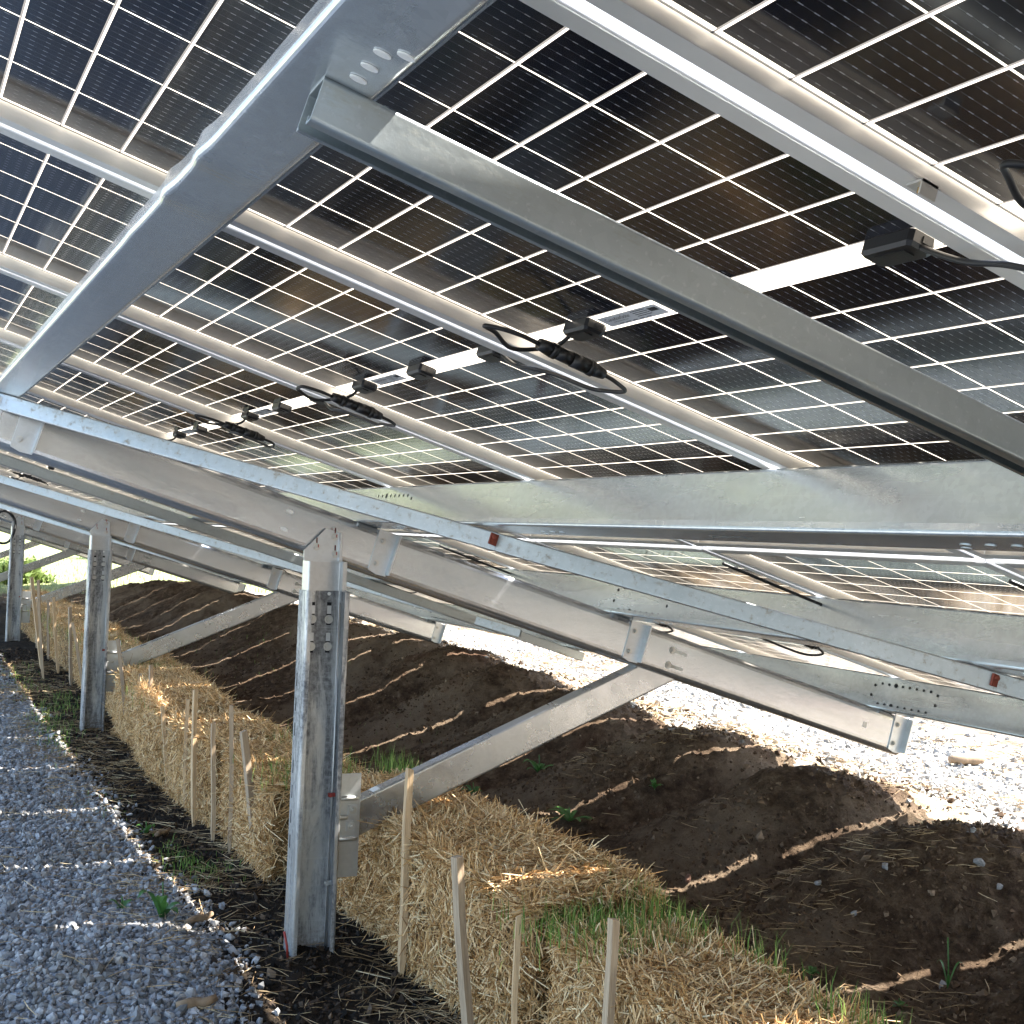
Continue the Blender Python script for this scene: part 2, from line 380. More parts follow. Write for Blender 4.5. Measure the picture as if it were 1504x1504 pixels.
# ------------------------------------------------------------------ solar laminate (bifacial glass, cells in a white translucent grid)
PITCH, Q, PR, MID = 1.0725, .168, .0905, .0453
W2, H2 = .524, 12*PR+MID/2+.022        # half sizes of a module
CX0 = -.501                            # first cell edge (module local a)
def mat_laminate():
    m, nt, out = new_mat('bifacial_solar_glass'); k = N(nt); co = k.coord('Object')
    s = k.n('ShaderNodeSeparateXYZ'); k.set(s.inputs[0], co); x, y = s.outputs[0], s.outputs[1]
    u = k.math('DIVIDE', k.math('ADD', x, -CX0), Q)                    # 0..6
    au = k.math('ABSOLUTE', y); v = k.math('DIVIDE', k.math('SUBTRACT', au, MID/2), PR)   # 0..12
    fu = k.math('FRACT', u); fv = k.math('FRACT', v)
    du = k.math('MULTIPLY', k.math('MINIMUM', fu, k.math('SUBTRACT', 1, fu)), Q)
    dv = k.math('MULTIPLY', k.math('MINIMUM', fv, k.math('SUBTRACT', 1, fv)), PR)
    def band(d, w, soft=.0003): return k.math('SUBTRACT', 1, k.remap(d, w, w+soft, 0, 1), clamp=True)
    lu = band(du, .0013); lv = band(dv, .0024)
    sgn = k.math('MULTIPLY', k.math('SIGN', y), 1.0)
    greyhalf = k.math('MULTIPLY', band(k.math('ABSOLUTE', k.math('SUBTRACT', k.math('MULTIPLY', k.math('SUBTRACT', k.math('FRACT', k.math('ADD', k.math('DIVIDE', k.math('SUBTRACT', y, k.math('MULTIPLY', sgn, MID/2)), PR), .5)), .5), PR), -.0014)), .0011), lv)
    outu = k.math('MAXIMUM', k.math('LESS_THAN', u, 0.002), k.math('GREATER_THAN', u, 5.998))
    outv = k.math('MAXIMUM', k.math('LESS_THAN', v, 0.0), k.math('GREATER_THAN', v, 11.985))
    line = k.math('MAXIMUM', k.math('MAXIMUM', lu, lv), k.math('MAXIMUM', outu, outv))
    # fingers / busbars: thin silver wires down the slope with solder pads
    bb = k.math('MULTIPLY', fu, 10.0); fb = k.math('FRACT', bb); db = k.math('MULTIPLY', k.math('ABSOLUTE', k.math('SUBTRACT', fb, .5)), Q/10)
    pad = k.math('FRACT', k.math('ADD', k.math('MULTIPLY', fv, 5.0), .2)); padon = k.math('LESS_THAN', pad, .34)
    endpad = k.math('GREATER_THAN', k.math('ABSOLUTE', k.math('SUBTRACT', fv, .5)), .36)
    wbb = k.math('ADD', .00030, k.math('MULTIPLY', padon, k.math('ADD', .00045, k.math('MULTIPLY', endpad, .0003))))
    bus = k.math('LESS_THAN', db, wbb)
    inset = k.math('MULTIPLY', k.math('GREATER_THAN', dv, .006), k.math('GREATER_THAN', du, .004))
    bus = k.math('MULTIPLY', bus, inset)
    # cell colour, slightly different from cell to cell
    vm = k.n('ShaderNodeCombineXYZ'); k.set(vm.inputs[0], k.math('FLOOR', u)); k.set(vm.inputs[1], k.math('FLOOR', k.math('MULTIPLY', v, sgn)))
    k.set(vm.inputs[2], k.math('MULTIPLY', nt.nodes.new('ShaderNodeObjectInfo').outputs['Random'], 50.))
    wn = k.n('ShaderNodeTexWhiteNoise'); k.set(wn.inputs['Vector'], vm.outputs[0])
    cell = k.mix(wn.outputs[0], rgb(.004, .0055, .012), rgb(.007, .009, .019))
    cell = k.mix(k.remap(k.noise(co, 5, 3), .4, .7, 0, .4), cell, rgb(.009, .008, .009))
    cell = k.mix(k.math('MULTIPLY', bus, k.math('ADD', .35, k.math('MULTIPLY', padon, .6))), cell, rgb(.33, .33, .34))
    dustm = k.math('MULTIPLY', k.remap(k.noise(k.mapping(co, (1, .35, 1)), 4.5, 7, .7), .45, .75, .0, .07), k.remap(k.noise(co, 160, 3, .7), .3, .7, .5, 1))
    spot = k.remap(k.noise(co, 38, 2, .5), .72, .76, 0, .14)
    cell = k.mix(k.math('MAXIMUM', dustm, spot), cell, rgb(.15, .14, .13))
    wv = k.noise(co, 3.0, 2); dust = k.noise(co, 420, 2, .6)
    rough = k.remap(k.noise(co, 2.3, 4), .3, .7, .07, .16)
    nrm = k.bump(wv, .10, .006, k.bump(dust, .05, .0004))
    cs = k.bsdf(cell, rough, 0, nrm, .9)
    lc = k.mix(greyhalf, rgb(.72, .68, .60), rgb(.34, .33, .315))
    ld = k.bsdf(lc, .25, 0, nrm, .5); tr = k.n('ShaderNodeBsdfTranslucent'); k.set(tr.inputs[0], k.mix(greyhalf, rgb(.60, .53, .43), rgb(.07, .065, .06)))
    lx = k.n('ShaderNodeMixShader'); lx.inputs[0].default_value = .55; nt.links.new(ld, lx.inputs[1]); nt.links.new(tr.outputs[0], lx.inputs[2])
    fx = k.n('ShaderNodeMixShader'); k.set(fx.inputs[0], line); nt.links.new(cs, fx.inputs[1]); nt.links.new(lx.outputs[0], fx.inputs[2])
    nt.links.new(fx.outputs[0], out.inputs[0]); return m
M['laminate'] = mat_laminate()

def module_proto():
    root = bpy.data.objects.new('solar_module', None); C.objects.link(root)
    b = MB(); b.add([(-W2+.002, -H2+.002, 0), (W2-.002, -H2+.002, 0), (W2-.002, H2-.002, 0), (-W2+.002, H2-.002, 0)], [(0, 1, 2, 3)])
    b.build('laminate', M['laminate'], root)
    f = MB(); t = .0022; dep = .030; fl = .028
    # long sides (run along y): wall + bottom flange + inner ledge; section in (x, z)
    for sg in (-1, 1):
        X = sg*W2
        line = [(X-sg*.012, -.005), (X, -.005), (X, dep), (X-sg*fl, dep)]
        f.section(line, t, 1, -H2, H2, r=.002)
        f.section([(X-sg*.0095, .002), (X-sg*.0095, dep-.0025)], .0018, 1, -H2+.01, H2-.01, r=.001)
        Y = sg*H2
        line = [(Y-sg*.012, -.005), (Y, -.005), (Y, dep), (Y-sg*fl, dep)]
        # a touch shorter and lower so the mitred corners never share a plane
        f.section([(a, c-.0006) for a, c in line], t, 0, -W2+.0025, W2-.0025, r=.002)
    f.build('frame', M['alu'], root)
    # split junction boxes on the middle band
    for x in (-.40, -.035, .325):
        j = MB()
        pts = [(-.042, -.016), (-.036, -.020), (.036, -.020), (.042, -.016), (.042, .012), (.034, .020), (-.034, .020), (-.042, .012)]
        V = [(x+p[0], p[1]-.006, .0005) for p in pts]+[(x+p[0], p[1]-.006, .014) for p in pts]+[(x+p[0]*.9, p[1]*.82-.006, .0185) for p in pts]
        n = 8; F = [tuple(reversed(range(n))), tuple(range(2*n, 3*n))]
        for r_ in (0, 1):
            for i in range(n): F.append((r_*n+i, r_*n+(i+1) % n, (r_+1)*n+(i+1) % n, (r_+1)*n+i))
        j.add(V, F)
        jo = j.build('junction_box', M['black'], root)
        c = MB(); c.box((x-.024, -.016, .0186), (x+.024, -.001, .0205)); c.box((x-.044, -.01, .004), (x-.0425, .004, .012)); c.box((x+.0425, -.01, .004), (x+.044, .004, .012))
        c.build('lid_clip', M['black'], jo)
    return root
def bez(P, n=10):
    P = [Vector(p) for p in P]; out = []
    for i in range(len(P)-1):
        p0 = P[max(i-1, 0)]; p1 = P[i]; p2 = P[i+1]; p3 = P[min(i+2, len(P)-1)]
        for j in range(n):
            t = j/n
            out.append(.5*((2*p1)+(-p0+p2)*t+(2*p0-5*p1+4*p2-p3)*t*t+(-p0+3*p1-3*p2+p3)*t**3))
    out.append(P[-1]); return out
def cable_mesh(long, seed):
    r = random.Random(seed*31+7*long); q = (lambda a: r.uniform(-a, a)*.6) if seed and not long else (lambda a: 0); c = MB()
    A = [(.367, -.006, .010), (.385+q(.006), -.02, .035+q(.006)), (.40+q(.012), -.085, .060+q(.01)), (.385+q(.012), -.135+q(.02), .062+q(.01)), (.362, -.150+q(.02), .060), (.345, -.135, .058), (.340, -.10, .056), (.343, -.068, .056)]
    c.tube(bez(A), .0037, 8)
    if not long:
        B = [(.350, .062, .056), (.362, .095, .056), (.395+q(.01), .125+q(.03), .060+q(.012)), (.435+q(.01), .115+q(.03), .062+q(.012)), (.455, .09, .058), (.49, .05, .050), (.523, .015, .047), (.56, .0, .044), (.60, -.004, .030), (.640, -.006, .012)]
    else:
        B = [(.350, .062, .056), (.37, .11, .07), (.42, .05, .09+q(.02)), (.47, -.15, .080+q(.02)), (.49, -.42+q(.1), .07+q(.03)), (.505, -.70, .06), (.51, -.95, .055), (.55, -1.05, .045)]
    c.tube(bez(B), .0037 if not long else .0048, 8); return c.mesh('cable')
def add_cables(root, down=1.0, long=False):
    link('cable', cable_mesh(long, 0), M['cable'], root)
    k = MB()
    k.tube([(.343, -.068, .056), (.344, -.045, .056)], [.0095, .0125], 12)
    k.tube([(.344, -.044, .056), (.3445, -.034, .056)], .0135, 8)
    k.tube([(.3445, -.033, .056), (.346, -.004, .056)], .0115, 12)
    k.tube([(.346, -.003, .056), (.3475, .030, .056)], .0125, 12)
    k.tube([(.3475, .031, .056), (.348, .04, .056)], .0138, 8)
    k.tube([(.348, .041, .056), (.350, .064, .056)], [.0118, .0085], 12)
    k.build('connector', M['black'], root)
def add_label(root):
    l = MB(); l.box((.105, -.015, .0008), (.275, .016, .0016)); lo = l.build('rating_label', M['label'], root)
    fc = bpy.data.curves.new('t', 'FONT'); fc.body = 'CanadianSolar'; fc.size = .0125
    to = bpy.data.objects.new('t', fc); C.objects.link(to)
    fc2 = bpy.data.curves.new('t2', 'FONT'); fc2.body = 'www.canadiansolar.com'; fc2.size = .0045
    to2 = bpy.data.objects.new('t2', fc2); C.objects.link(to2)
    dg = bpy.context.evaluated_depsgraph_get(); dg.update()
    me = bpy.data.meshes.new_from_object(to.evaluated_get(dg)); me2 = bpy.data.meshes.new_from_object(to2.evaluated_get(dg))
    bpy.data.objects.remove(to); bpy.data.objects.remove(to2)
    ink = MB()
    for mm, (x0, y0) in ((me, (.262, -.0005)), (me2, (.250, .0055))):
        V = [(x0-v.co.x, y0-v.co.y, .0019) for v in mm.vertices]; ink.add(V, [tuple(p.vertices) for p in mm.polygons])
    rr = random.Random(3)
    for i in range(9):
        for j in range(4): 
            w = rr.uniform(.003, .007); ink.box((.14+i*.0045-w*.3, -.011+j*.005, .0018), (.14+i*.0045+.0022, -.0095+j*.005, .0020))
    for i in range(14): ink.box((.112+i*.0016, -.009, .0018), (.1126+i*.0016+.0004*(i % 3), .001, .0020))
    for i in range(5): ink.box((.15+i*.02, .0105, .0018), (.163+i*.02, .012, .0020))
    ink.build('label_print', M['ink'], lo, fix=False)

UP_S, LO_S = .475, .475+2*H2+.034
proto_up = module_proto(); add_cables(proto_up); add_label(proto_up)
proto_lo = module_proto(); add_cables(proto_lo, long=True); add_label(proto_lo)
ORD = ['first', 'second', 'third', 'fourth', 'fifth', 'sixth', 'seventh', 'eighth', 'ninth', 'tenth', 'eleventh', 'twelfth', 'thirteenth', 'fourteenth', 'fifteenth', 'sixteenth', 'seventeenth', 'eighteenth', 'nineteenth', 'twentieth', 'twenty-first', 'twenty-second', 'twenty-third', 'twenty-fourth', 'twenty-fifth', 'twenty-sixth', 'twenty-seventh', 'twenty-eighth', 'twenty-ninth', 'thirtieth', 'thirty-first', 'thirty-second', 'thirty-third']
NCOL = 29; K0 = -4
def place_modules():
    for tier, proto, S in (('upper', proto_up, UP_S), ('lower', proto_lo, LO_S)):
        tm = tree_map(proto)
        first = 1 if tier == 'upper' else 0
        for i in range(NCOL):
            kk = K0+i; o = proto if i == 0 else copy_tree(proto, tm)
            a0 = kk*PITCH - CX0
            o.matrix_world = table_matrix(a0, S, 0.0)
            n = ORD[i]
            lab = f'black gridded solar module in the {tier} tier, {n} from the near end of the table'
            tag(o, lab, 'solar module', f'solar modules of the {tier} tier')
            o.name = 'solar_module'
            if i > 0 and kk < 9:
                for ch in o.children:
                    if ch.name.startswith('cable'): ch.data = cable_mesh(tier == 'lower', i); ch.data.materials.append(M['cable'])
place_modules()

# ------------------------------------------------------------------ purlins (C sections along the row)
RAFT = [3.1, 8.02, 14.0, 19.6, 25.2]
A0, A1 = -5.2, 27.6
def purlin(sw, which, label):
    root = empty('purlin', label, 'purlin', table_matrix(0, sw, .036))
    b = MB(); line = [(.072, .018), (.072, 0), (0, 0), (0, .150), (-.075, .150), (-.075, .132)]
    if which == 0: line = line[:-1]+[(-.075, .124)]
    def wob(q):
        a, s, n = q
        if which == 0:
            # hammered dents of the lower lip near the camera
            if n > .1 and s < -.05:
                d = .0035*math.exp(-((a-.47)/.035)**2)+.003*math.exp(-((a-.30)/.03)**2)+.0012*math.exp(-((a-.72)/.05)**2)
                return [a, s-d*1.3, n+d*1.1*(1 if n > .14 else .2)]
        s += .0015*math.sin(a*1.3+sw)
        return [a, s, n]
    if which == 0:
        b.section(line, .0028, 0, A0, 0, r=.007); b.section(line, .0028, 0, 0, 1.6, r=.007, steps=120, wob=wob); b.section(line, .0028, 0, 1.6, A1, r=.007)
    else: b.section(line, .0028, 0, A0, A1, r=.007, steps=40, wob=wob)
    b.build('beam', M['purlin'], root)
    # punched holes: ring of small holes in the web by each rafter, slots in the lower flange
    h = MB()
    for ra in RAFT[:3]:
        for i in range(8):
            for nn in (.034, .120):
                h.tube([(ra-.16+i*.040, -.0014, nn), (ra-.16+i*.040, -.0030, nn)], .0055 if i != 5 else .009, 10)
        for i, (da, nn) in enumerate(((-.20, .045), (.16, .045), (-.20, .085), (.17, .088))):
            h.tube([(ra+da, -.0014, nn), (ra+da, -.0030, nn)], .006, 10)
    h.build('bolt_holes', M['hole'], root)
    sl = MB()
    k = 0
    a = A0+.3
    while a < 14:
        # flange slots (solid pale ovals, light through them put into the colour)
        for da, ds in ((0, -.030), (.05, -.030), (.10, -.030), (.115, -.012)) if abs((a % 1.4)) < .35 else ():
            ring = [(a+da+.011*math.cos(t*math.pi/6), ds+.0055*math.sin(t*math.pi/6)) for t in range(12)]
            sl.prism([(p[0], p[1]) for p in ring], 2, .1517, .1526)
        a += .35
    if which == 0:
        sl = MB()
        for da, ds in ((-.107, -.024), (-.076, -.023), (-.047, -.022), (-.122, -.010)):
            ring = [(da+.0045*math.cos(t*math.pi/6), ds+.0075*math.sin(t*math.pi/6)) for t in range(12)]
            sl = MB(); sl.prism(ring, 2, .1517, .1528); sl.build('flange_slot', M['sticker'], root)  # solid oval, sky light through the slot painted as its white
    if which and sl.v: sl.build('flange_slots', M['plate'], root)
    return root
PU = [-.170, 1.034, 2.07, 3.39]
for i, (s, l) in enumerate(zip(PU, ['long galvanized purlin across the upper left with dented lip, highest of the four',
                     'wide galvanized purlin spanning the right half with light streaks, second highest of the four',
                     'third purlin from the top, galvanized, under the upper part of the lower module tier',
                     'lowest galvanized purlin, along the bottom edge of the table'])):
    purlin(s, i, l)

# ------------------------------------------------------------------ rafters, posts, braces
N0 = .1885
def P2(a, s, n): return T2W(a, s, n)
NAMES = ['nearest', 'second', 'third', 'fourth', 'fifth']
def bolt(b, c, nrm, r=.009, L=.008):
    c = Vector(c); nrm = Vector(nrm).normalized()
    b.tube([c, c+nrm*.002], r*1.5, 14); b.tube([c+nrm*.002, c+nrm*(.002+L)], r, 6); b.tube([c+nrm*(.002+L), c+nrm*(.006+L)], r*.55, 8)

def make_rafter():
    root = bpy.data.objects.new('rafter', None); C.objects.link(root)
    b = MB(); s0, s1 = -.27, 3.46; D = .152
    # C section, web towards the camera side, flanges pointing away; section in (a, n)
    b.section([(.078, .018), (.078, 0), (0, 0), (0, D), (.078, D), (.078, D-.018)], .003, 1, s0, s1, r=.026, steps=24, wob=lambda q: [q[0], q[1], q[2]])
    b.build('beam', M['rafter'], root)
    # clip angles under the purlins
    for s in PU:
        c = MB()
        y0 = s-.004 if s > 0 else s+.02
        c.prism([(y0, -.001), (y0+.07, -.001), (y0+.07, D-.008), (y0+.035, D-.005), (y0+.004, D-.012)], 0, -.0065, -.002)
        c.box((y0+.066, -.034) and (-.036, y0+.066, .0), (-.0066, y0+.071, D-.012))
        co = c.build('purlin_clip', M['plate'], root)
        for dy, nn in ((.022, .035), (.022, .112)): bb = MB(); bolt(bb, (-.0066, y0+dy, nn), (-1, 0, 0), .0075); bb.build('bolt', M['hardware'], co)
    # keyhole slots with bolt rings
    kk = MB()
    for nn in (.055, .112):
        for s in (2.27,):
            kk.prism([(s+.01, nn-.006), (s+.065, nn-.006), (s+.069, nn), (s+.065, nn+.006), (s+.01, nn+.006)], 0, -.0022, -.0016)
            kk.tube([(-.0016, s, nn), (-.0026, s, nn)], .014, 16)
    kk.build('keyhole_slots', M['channel'], root)
    for nn in (.055, .112):
        bb = MB(); bolt(bb, (-.0027, 2.27, nn), (-1, 0, 0), .008, .004); bb.build('bolt', M['hardware'], root)
    e = MB()
    e.box((-.0062, s0+.004, .012), (-.002, s0+.07, D-.006)); e.build('end_plate', M['plate'], root)
    for nn in (.03, .08, .125):
        bb = MB(); bolt(bb, (-.0063, s0+.03, nn), (-1, 0, 0), .008, .005); bb.build('bolt', M['hardware'], root)
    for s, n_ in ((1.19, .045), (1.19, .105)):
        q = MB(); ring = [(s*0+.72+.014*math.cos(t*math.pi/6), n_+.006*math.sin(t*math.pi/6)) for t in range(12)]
        q.prism(ring, 0, -.0022, -.0014); q.build('slot', M['sticker'], root)  # white oval on the web, light behind the slot is painted
    return root
rafter = make_rafter(); tm = tree_map(rafter)
LR = ['nearest sloping galvanized rafter with bolted gusset and keyhole slots', 'second sloping rafter, on the post left of the nearest one', 'third sloping rafter from the camera, above the post at the left edge', 'fourth sloping rafter, small in the distance behind the third', 'fifth sloping rafter, farthest along the row']
for i, a in enumerate(RAFT):
    o = rafter if i == 0 else copy_tree(rafter, tm)
    o.matrix_world = table_matrix(a, 0, N0); tag(o, LR[i], 'rafter', 'rafters under the solar table')
# the white sticker on the nearest rafter
q = MB(); q.box((-.0028, 3.235, .068), (-.0019, 3.255, .090)); q.build('sticker', M['sticker'], rafter)

def make_post():
    root = bpy.data.objects.new('post', None); C.objects.link(root)
    t = .005; w = .0705; D = .092; top = 1.19
    b = MB()   # C section open to the camera side, local origin at ground, x = downslope, y = away
    b.section([(-w+.016, -D), (-w, -D), (-w, 0), (w, 0), (w, -D), (w-.016, -D)], t, 2, -.35, top, r=.009)
    b.build('column', M['post'], root)
    u = MB(); u.section([(-w+.02, -.072), (-w+.006, -.072), (-w+.006, -.007), (w-.006, -.007), (w-.006, -.072), (w-.02, -.072)], .004, 2, 1.188, 1.285, r=.008)
    u.build('head_section', M['post_clean'], root)
    # grooves of the head section
    g = MB(); g.prism([(-.066, 1.318), (.0065, 1.392), (.055, 1.379), (.066, 1.284), (.064, 1.282), (-.064, 1.282)], 1, -.018, -.013)
    g.box((.0505, -.030, 1.287), (.056, -.0182, 1.378))
    go = g.build('gusset_plate', M['plate'], root)
    for x, z in ((-.025, 1.331), (.036, 1.365), (.038, 1.308)):
        bb = MB(); bolt(bb, (x, -.0182, z), (0, -1, 0), .0085, .006); bo = bb.build('bolt', M['hardware'], go)
        p = MB(); p.box((x-.0015, -.0186, z+.010), (x+.003, -.0176-.001, z+.030)); p.box((x+.001, -.031, z-.002), (x+.004, -.030, z+.008)); p.build('torque_mark', M['redpaint'], go)
    for x in (-.024, .032):
        s_ = MB()
        for z0, z1 in ((1.075, 1.150), (.985, 1.045)): s_.box((x-.0075, -.0034, z0), (x+.0075, -.0028, z1))
        s_.build('slot', M['hole'], root)
        for z in (1.094, 1.005):
            bb = MB(); bolt(bb, (x, -.0036, z), (0, -1, 0), .0095, .008); bo = bb.build('bolt', M['hardware'], root)
            wsh = MB(); wsh.box((x-.007, -.0055, z+.018), (x+.007, -.0036, z+.045)); wsh.build('washer_plate', M['plate'], bo)
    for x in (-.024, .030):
        hh = MB(); hh.tube([(x, -.0028, 1.178), (x, -.0034, 1.178)], .006, 12); hh.build('bright_hole', M['sticker'], root)  # white disc, light coming through the hole is its colour
    # row of slots in the left flange
    for z in (.36, .44, .52, .60, .72, .80, .88):
        fs = MB(); fs.box((-w-.0031, -.030, z), (-w-.0026, -.023, z+.042)); fs.build('flange_slot', M['hole'], root)
    # grounding rod / conduit strip inside the right flange with clips
    r = MB(); r.tube([(w-.010, -.030, .02), (w-.010, -.030, 1.15)], .0035, 8); r.build('ground_rod', M['hardware'], root)
    for z, mt in ((.235, 'hardware'), (.52, 'redpaint')):
        c = MB(); c.box((w-.026, -.044, z), (w-.0035, -.036, z+.012)); c.tube([(w-.022, -.040, z+.006), (w-.022, -.056, z+.006)], .006, 6); c.build('clip', M[mt], root)
    # bracket for the diagonal strut
    k = MB(); k.box((w+.002, -.004, .245), (w+.098, .002, .585)); k.box((w+.003, .002, .245), (w+.009, .06, .585)); ko = k.build('bracket_plate', M['plate'], root)
    for z in (.505, .442, .372):
        y = -.012; u_ = MB(); L = .085 if z != .442 else .05
        u_.tube([(w-.004, y, z), (w+L-.008, y, z), (w+L-.002, y+.003, z), (w+L, y+.009, z)], .0078, 10); u_.build('u_bolt', M['hardware'], ko)
    for x, z in ((w+.072, .465), (w+.068, .412)):
        n_ = MB(); n_.box((x-.016, -.0072, z-.018), (x+.016, -.0042, z+.018)); no = n_.build('square_washer', M['plate'], ko)
        bb = MB(); bolt(bb, (x, -.0073, z), (0, -1, 0), .0085, .006); bb.build('bolt', M['hardware'], no)
    return root
post = make_post(); tm = tree_map(post)
LP = ['nearest galvanized steel post with stained face and red torque marks on its gusset', 'second galvanized post from the camera, mottled grey, behind the row of stakes', 'third galvanized post from the camera, near the left edge', 'fourth galvanized post, farther along the row', 'fifth and farthest galvanized post of the row']
PX = [.738, .742, .742, .74, .74]
for i, a in enumerate(RAFT):
    o = post if i == 0 else copy_tree(post, tm)
    o.location = (PX[i], a+(.0 if i == 0 else 0), 0); o.scale = (1, 1, 1); tag(o, LP[i], 'post', 'posts carrying the solar table')
tie = MB(); tie.tube([(.0-.085, -.1, .03), (-.092, -.11, .07), (-.10, -.10, .115)], .004, 5); tie.build('red_tie', M['redpaint'], post)

def make_strut():
    root = bpy.data.objects.new('diagonal_strut', None); C.objects.link(root)
    p0 = Vector((.905, .03, .425)); p1 = Vector((2.16, .03, .945)); d = (p1-p0); L = d.length; ang = math.atan2(d.z, d.x)
    Mx = Matrix.Translation(p0) @ Matrix.Rotation(-ang, 4, 'Y')
    b = MB(); h = .056
    b.section([(.058, h-.014), (.058, h), (0, h), (0, -h), (.058, -h), (.058, -h+.014)], .003, 0, -.03, L+.02, M=Mx, r=.007)
    b.build('channel', M['strut'], root)
    t = MB(); t.box((.09, .004, h+.0016), (.115, .05, h+.0030), M=Mx); t.build('paint_mark', M['sticker'], root)
    return root
strut = make_strut(); tm = tree_map(strut)
LS = ['galvanized diagonal strut from the nearest post up to its rafter', 'diagonal strut rising right from the second post', 'diagonal strut of the third post, seen behind the second post', 'diagonal strut of the fourth post, small at the left edge', 'diagonal strut of the farthest post']
for i, a in enumerate(RAFT):
    o = strut if i == 0 else copy_tree(strut, tm); o.location = (0, a, 0); tag(o, LS[i], 'strut', 'diagonal struts of the posts')

# slender tie channels under the purlins (open downwards, inward lips)
def tie_channel(P, label, wdt=.041, hgt=.046, rust=False, cut=True):
    root = empty('tie_channel', label, 'tie channel', table_matrix(P[0][0], P[0][1], P[0][2]))
    b = MB()
    for (a0, s0, n0), (a1, s1, n1) in zip(P[:-1], P[1:]):
        d = Vector((a1-a0, s1-s0, n1-n0)); L = d.length; yaw = math.atan2(d.y, d.x); pit = math.asin(d.z/L)
        Mx = Matrix.Translation(Vector((a0-P[0][0], s0-P[0][1], n0-P[0][2]))) @ Matrix.Rotation(yaw, 4, 'Z') @ Matrix.Rotation(-pit, 4, 'Y')
        w = wdt/2
        b.section([(-w+.006, hgt-.001), (-w, hgt), (-w, 0), (w, 0), (w, hgt+.003), (w-.013, hgt+.003), (w-.013, hgt-.004)], .0025, 0, 0, L, M=Mx, r=.003)
    b.build('channel', M['channel'] if not rust else M['tie_rust'], root)
    return root
M['tie_rust'] = mat_galv('weathered_tie_steel', (.47, .485, .49), .42, dirt=(.26, .20, .12), dirt_amt=.7, streak=(5, 5, 5))
t0 = tie_channel([(.001, -.212, .1885), (-.020, .58, .1885), (-.09, 3.4, .1885)], 'dark grey channel beam crossing the picture from upper left to right edge, cut end lit', wdt=.046, hgt=.034)
tie_channel([(5.78, -.30, .189), (5.80, 3.42, .190)], 'channel beam below and behind the nearest rafter, ending above the mounds')
tie_channel([(11.7, -.30, .189), (11.7, 3.42, .190)], 'distant channel beam between the second and third rafters')
def diag_tie(a, label, slope=.78, end=2.9, extra=0):
    o = tie_channel([(a+.02, -.235, .189), (a-1.0, 1.02, .196), (a-1.80, 2.10, .190), (a-1.80-.78*(end-2.10), end, .190)], label, wdt=.041, hgt=.044, rust=True)
    for q in ((a-1.0, 1.00, .198), (a-1.76, 2.05, .192)) if a < 5 else ():
        c = MB(); x, y, z = q[0]-(a+.02), q[1]+.235, q[2]-.189
        c.prism([(x-.034, y-.022), (x-.027, y-.022), (x-.022, y-.008), (x-.022, y+.004), (x-.030, y+.002)], 2, z+.004, z+.034); c.tube([(x-.024, y-.012, z+.014), (x-.042, y-.014, z+.014)], .006, 6)
        c.build('clamp', M['rust'], o)
    h = MB(); h.tube([(-.02, .03, .03), (-.045, .03, .03)], .007, 8); h.build('bolt', M['hardware'], o)
    return o
M['rust'] = mat_simple('rusty_red_clamp', (.22, .05, .03), .75, .2, .4, 60, .5)
diag_tie(3.12, 'pale weathered tie with rust spots running from the nearest rafter to the right edge')
diag_tie(8.05, 'second diagonal tie, crossing behind the nearest post')
diag_tie(14.0, 'third diagonal tie, between the second and third rafters')
diag_tie(19.6, 'fourth diagonal tie, far along the row')

# clip and cable at the near right frame, cable coil at the left
cl = empty('cable_clip', 'steel cable clip with black lead on the frame at the upper right edge', 'cable clip', table_matrix(-.08, .335, .038))
b = MB(); b.box((-.012, -.008, 0), (.010, .012, .003)); b.box((-.012, -.008, 0), (-.010, .012, .016)); b.build('clip_body', M['hardware'], cl)
b = MB(); b.box((-.006, -.002, .004), (.000, .012, .010)); b.build('brass_tongue', M['brass'], cl)
b = MB(); th_ = [Vector((.035*math.cos(t)*(1+.08*math.sin(3*t)), .02*math.sin(3*t)*.4, .055*math.sin(t))) for t in np.linspace(0, 12.4, 60)]
b.tube([p*3.2 for p in th_], .014, 8)
co = b.build('cable_coil', M['cable']); co.location = (.60, 13.95, 1.27); tag(co, 'black coil of cable hanging at the left edge under the rafters', 'cable coil')

# ------------------------------------------------------------------ terrain
def axis(pieces):
    out = []
    for a, b, st in pieces: out += list(np.arange(a, b, st))
    return np.array(out+[pieces[-1][1]])
hx = axis([(-60, -20, 8), (-20, -6, 2), (-6, -2, .4), (-2, -1, .1), (-1, .3, .04), (.3, 4.2, .022), (4.2, 8, .08), (8, 14, .4), (14, 40, 3), (40, 160, 20)])
yx = axis([(-40, -10, 6), (-10, -2, 1), (-2, 1, .15), (1, 6, .022), (6, 10, .04), (10, 16, .08), (16, 26, .2), (26, 40, 1.5), (40, 200, 15)])
H, Y = np.meshgrid(hx, yx, indexing='ij'); Z = ground_z(H, Y)
V = np.stack([H, Y, Z], -1).reshape(-1, 3); nx, ny = H.shape
I = np.arange(nx*ny).reshape(nx, ny)
F = np.stack([I[:-1, :-1], I[1:, :-1], I[1:, 1:], I[:-1, 1:]], -1).reshape(-1, 4)
fc = V[F].mean(1); fh, fy = fc[:, 0], fc[:, 1]
edge_g = .49+.12*fbm(fy*1.6, fy*0+3, 71)+.05*fbm(fh*9, fy*9, 72)-.10*np.exp(-((fy-2.3)/.6)**2)
edge_b = 3.55+.25*fbm(fh*.8, fy*.8, 73)+.12*fbm(fh*5, fy*5, 74)
far = fy+1.5*fbm(fh*.3, fy*.3, 75) > 23.5
reg = np.where(far, 3, np.where(fh < edge_g, 0, np.where(fh > edge_b, 2, 1)))
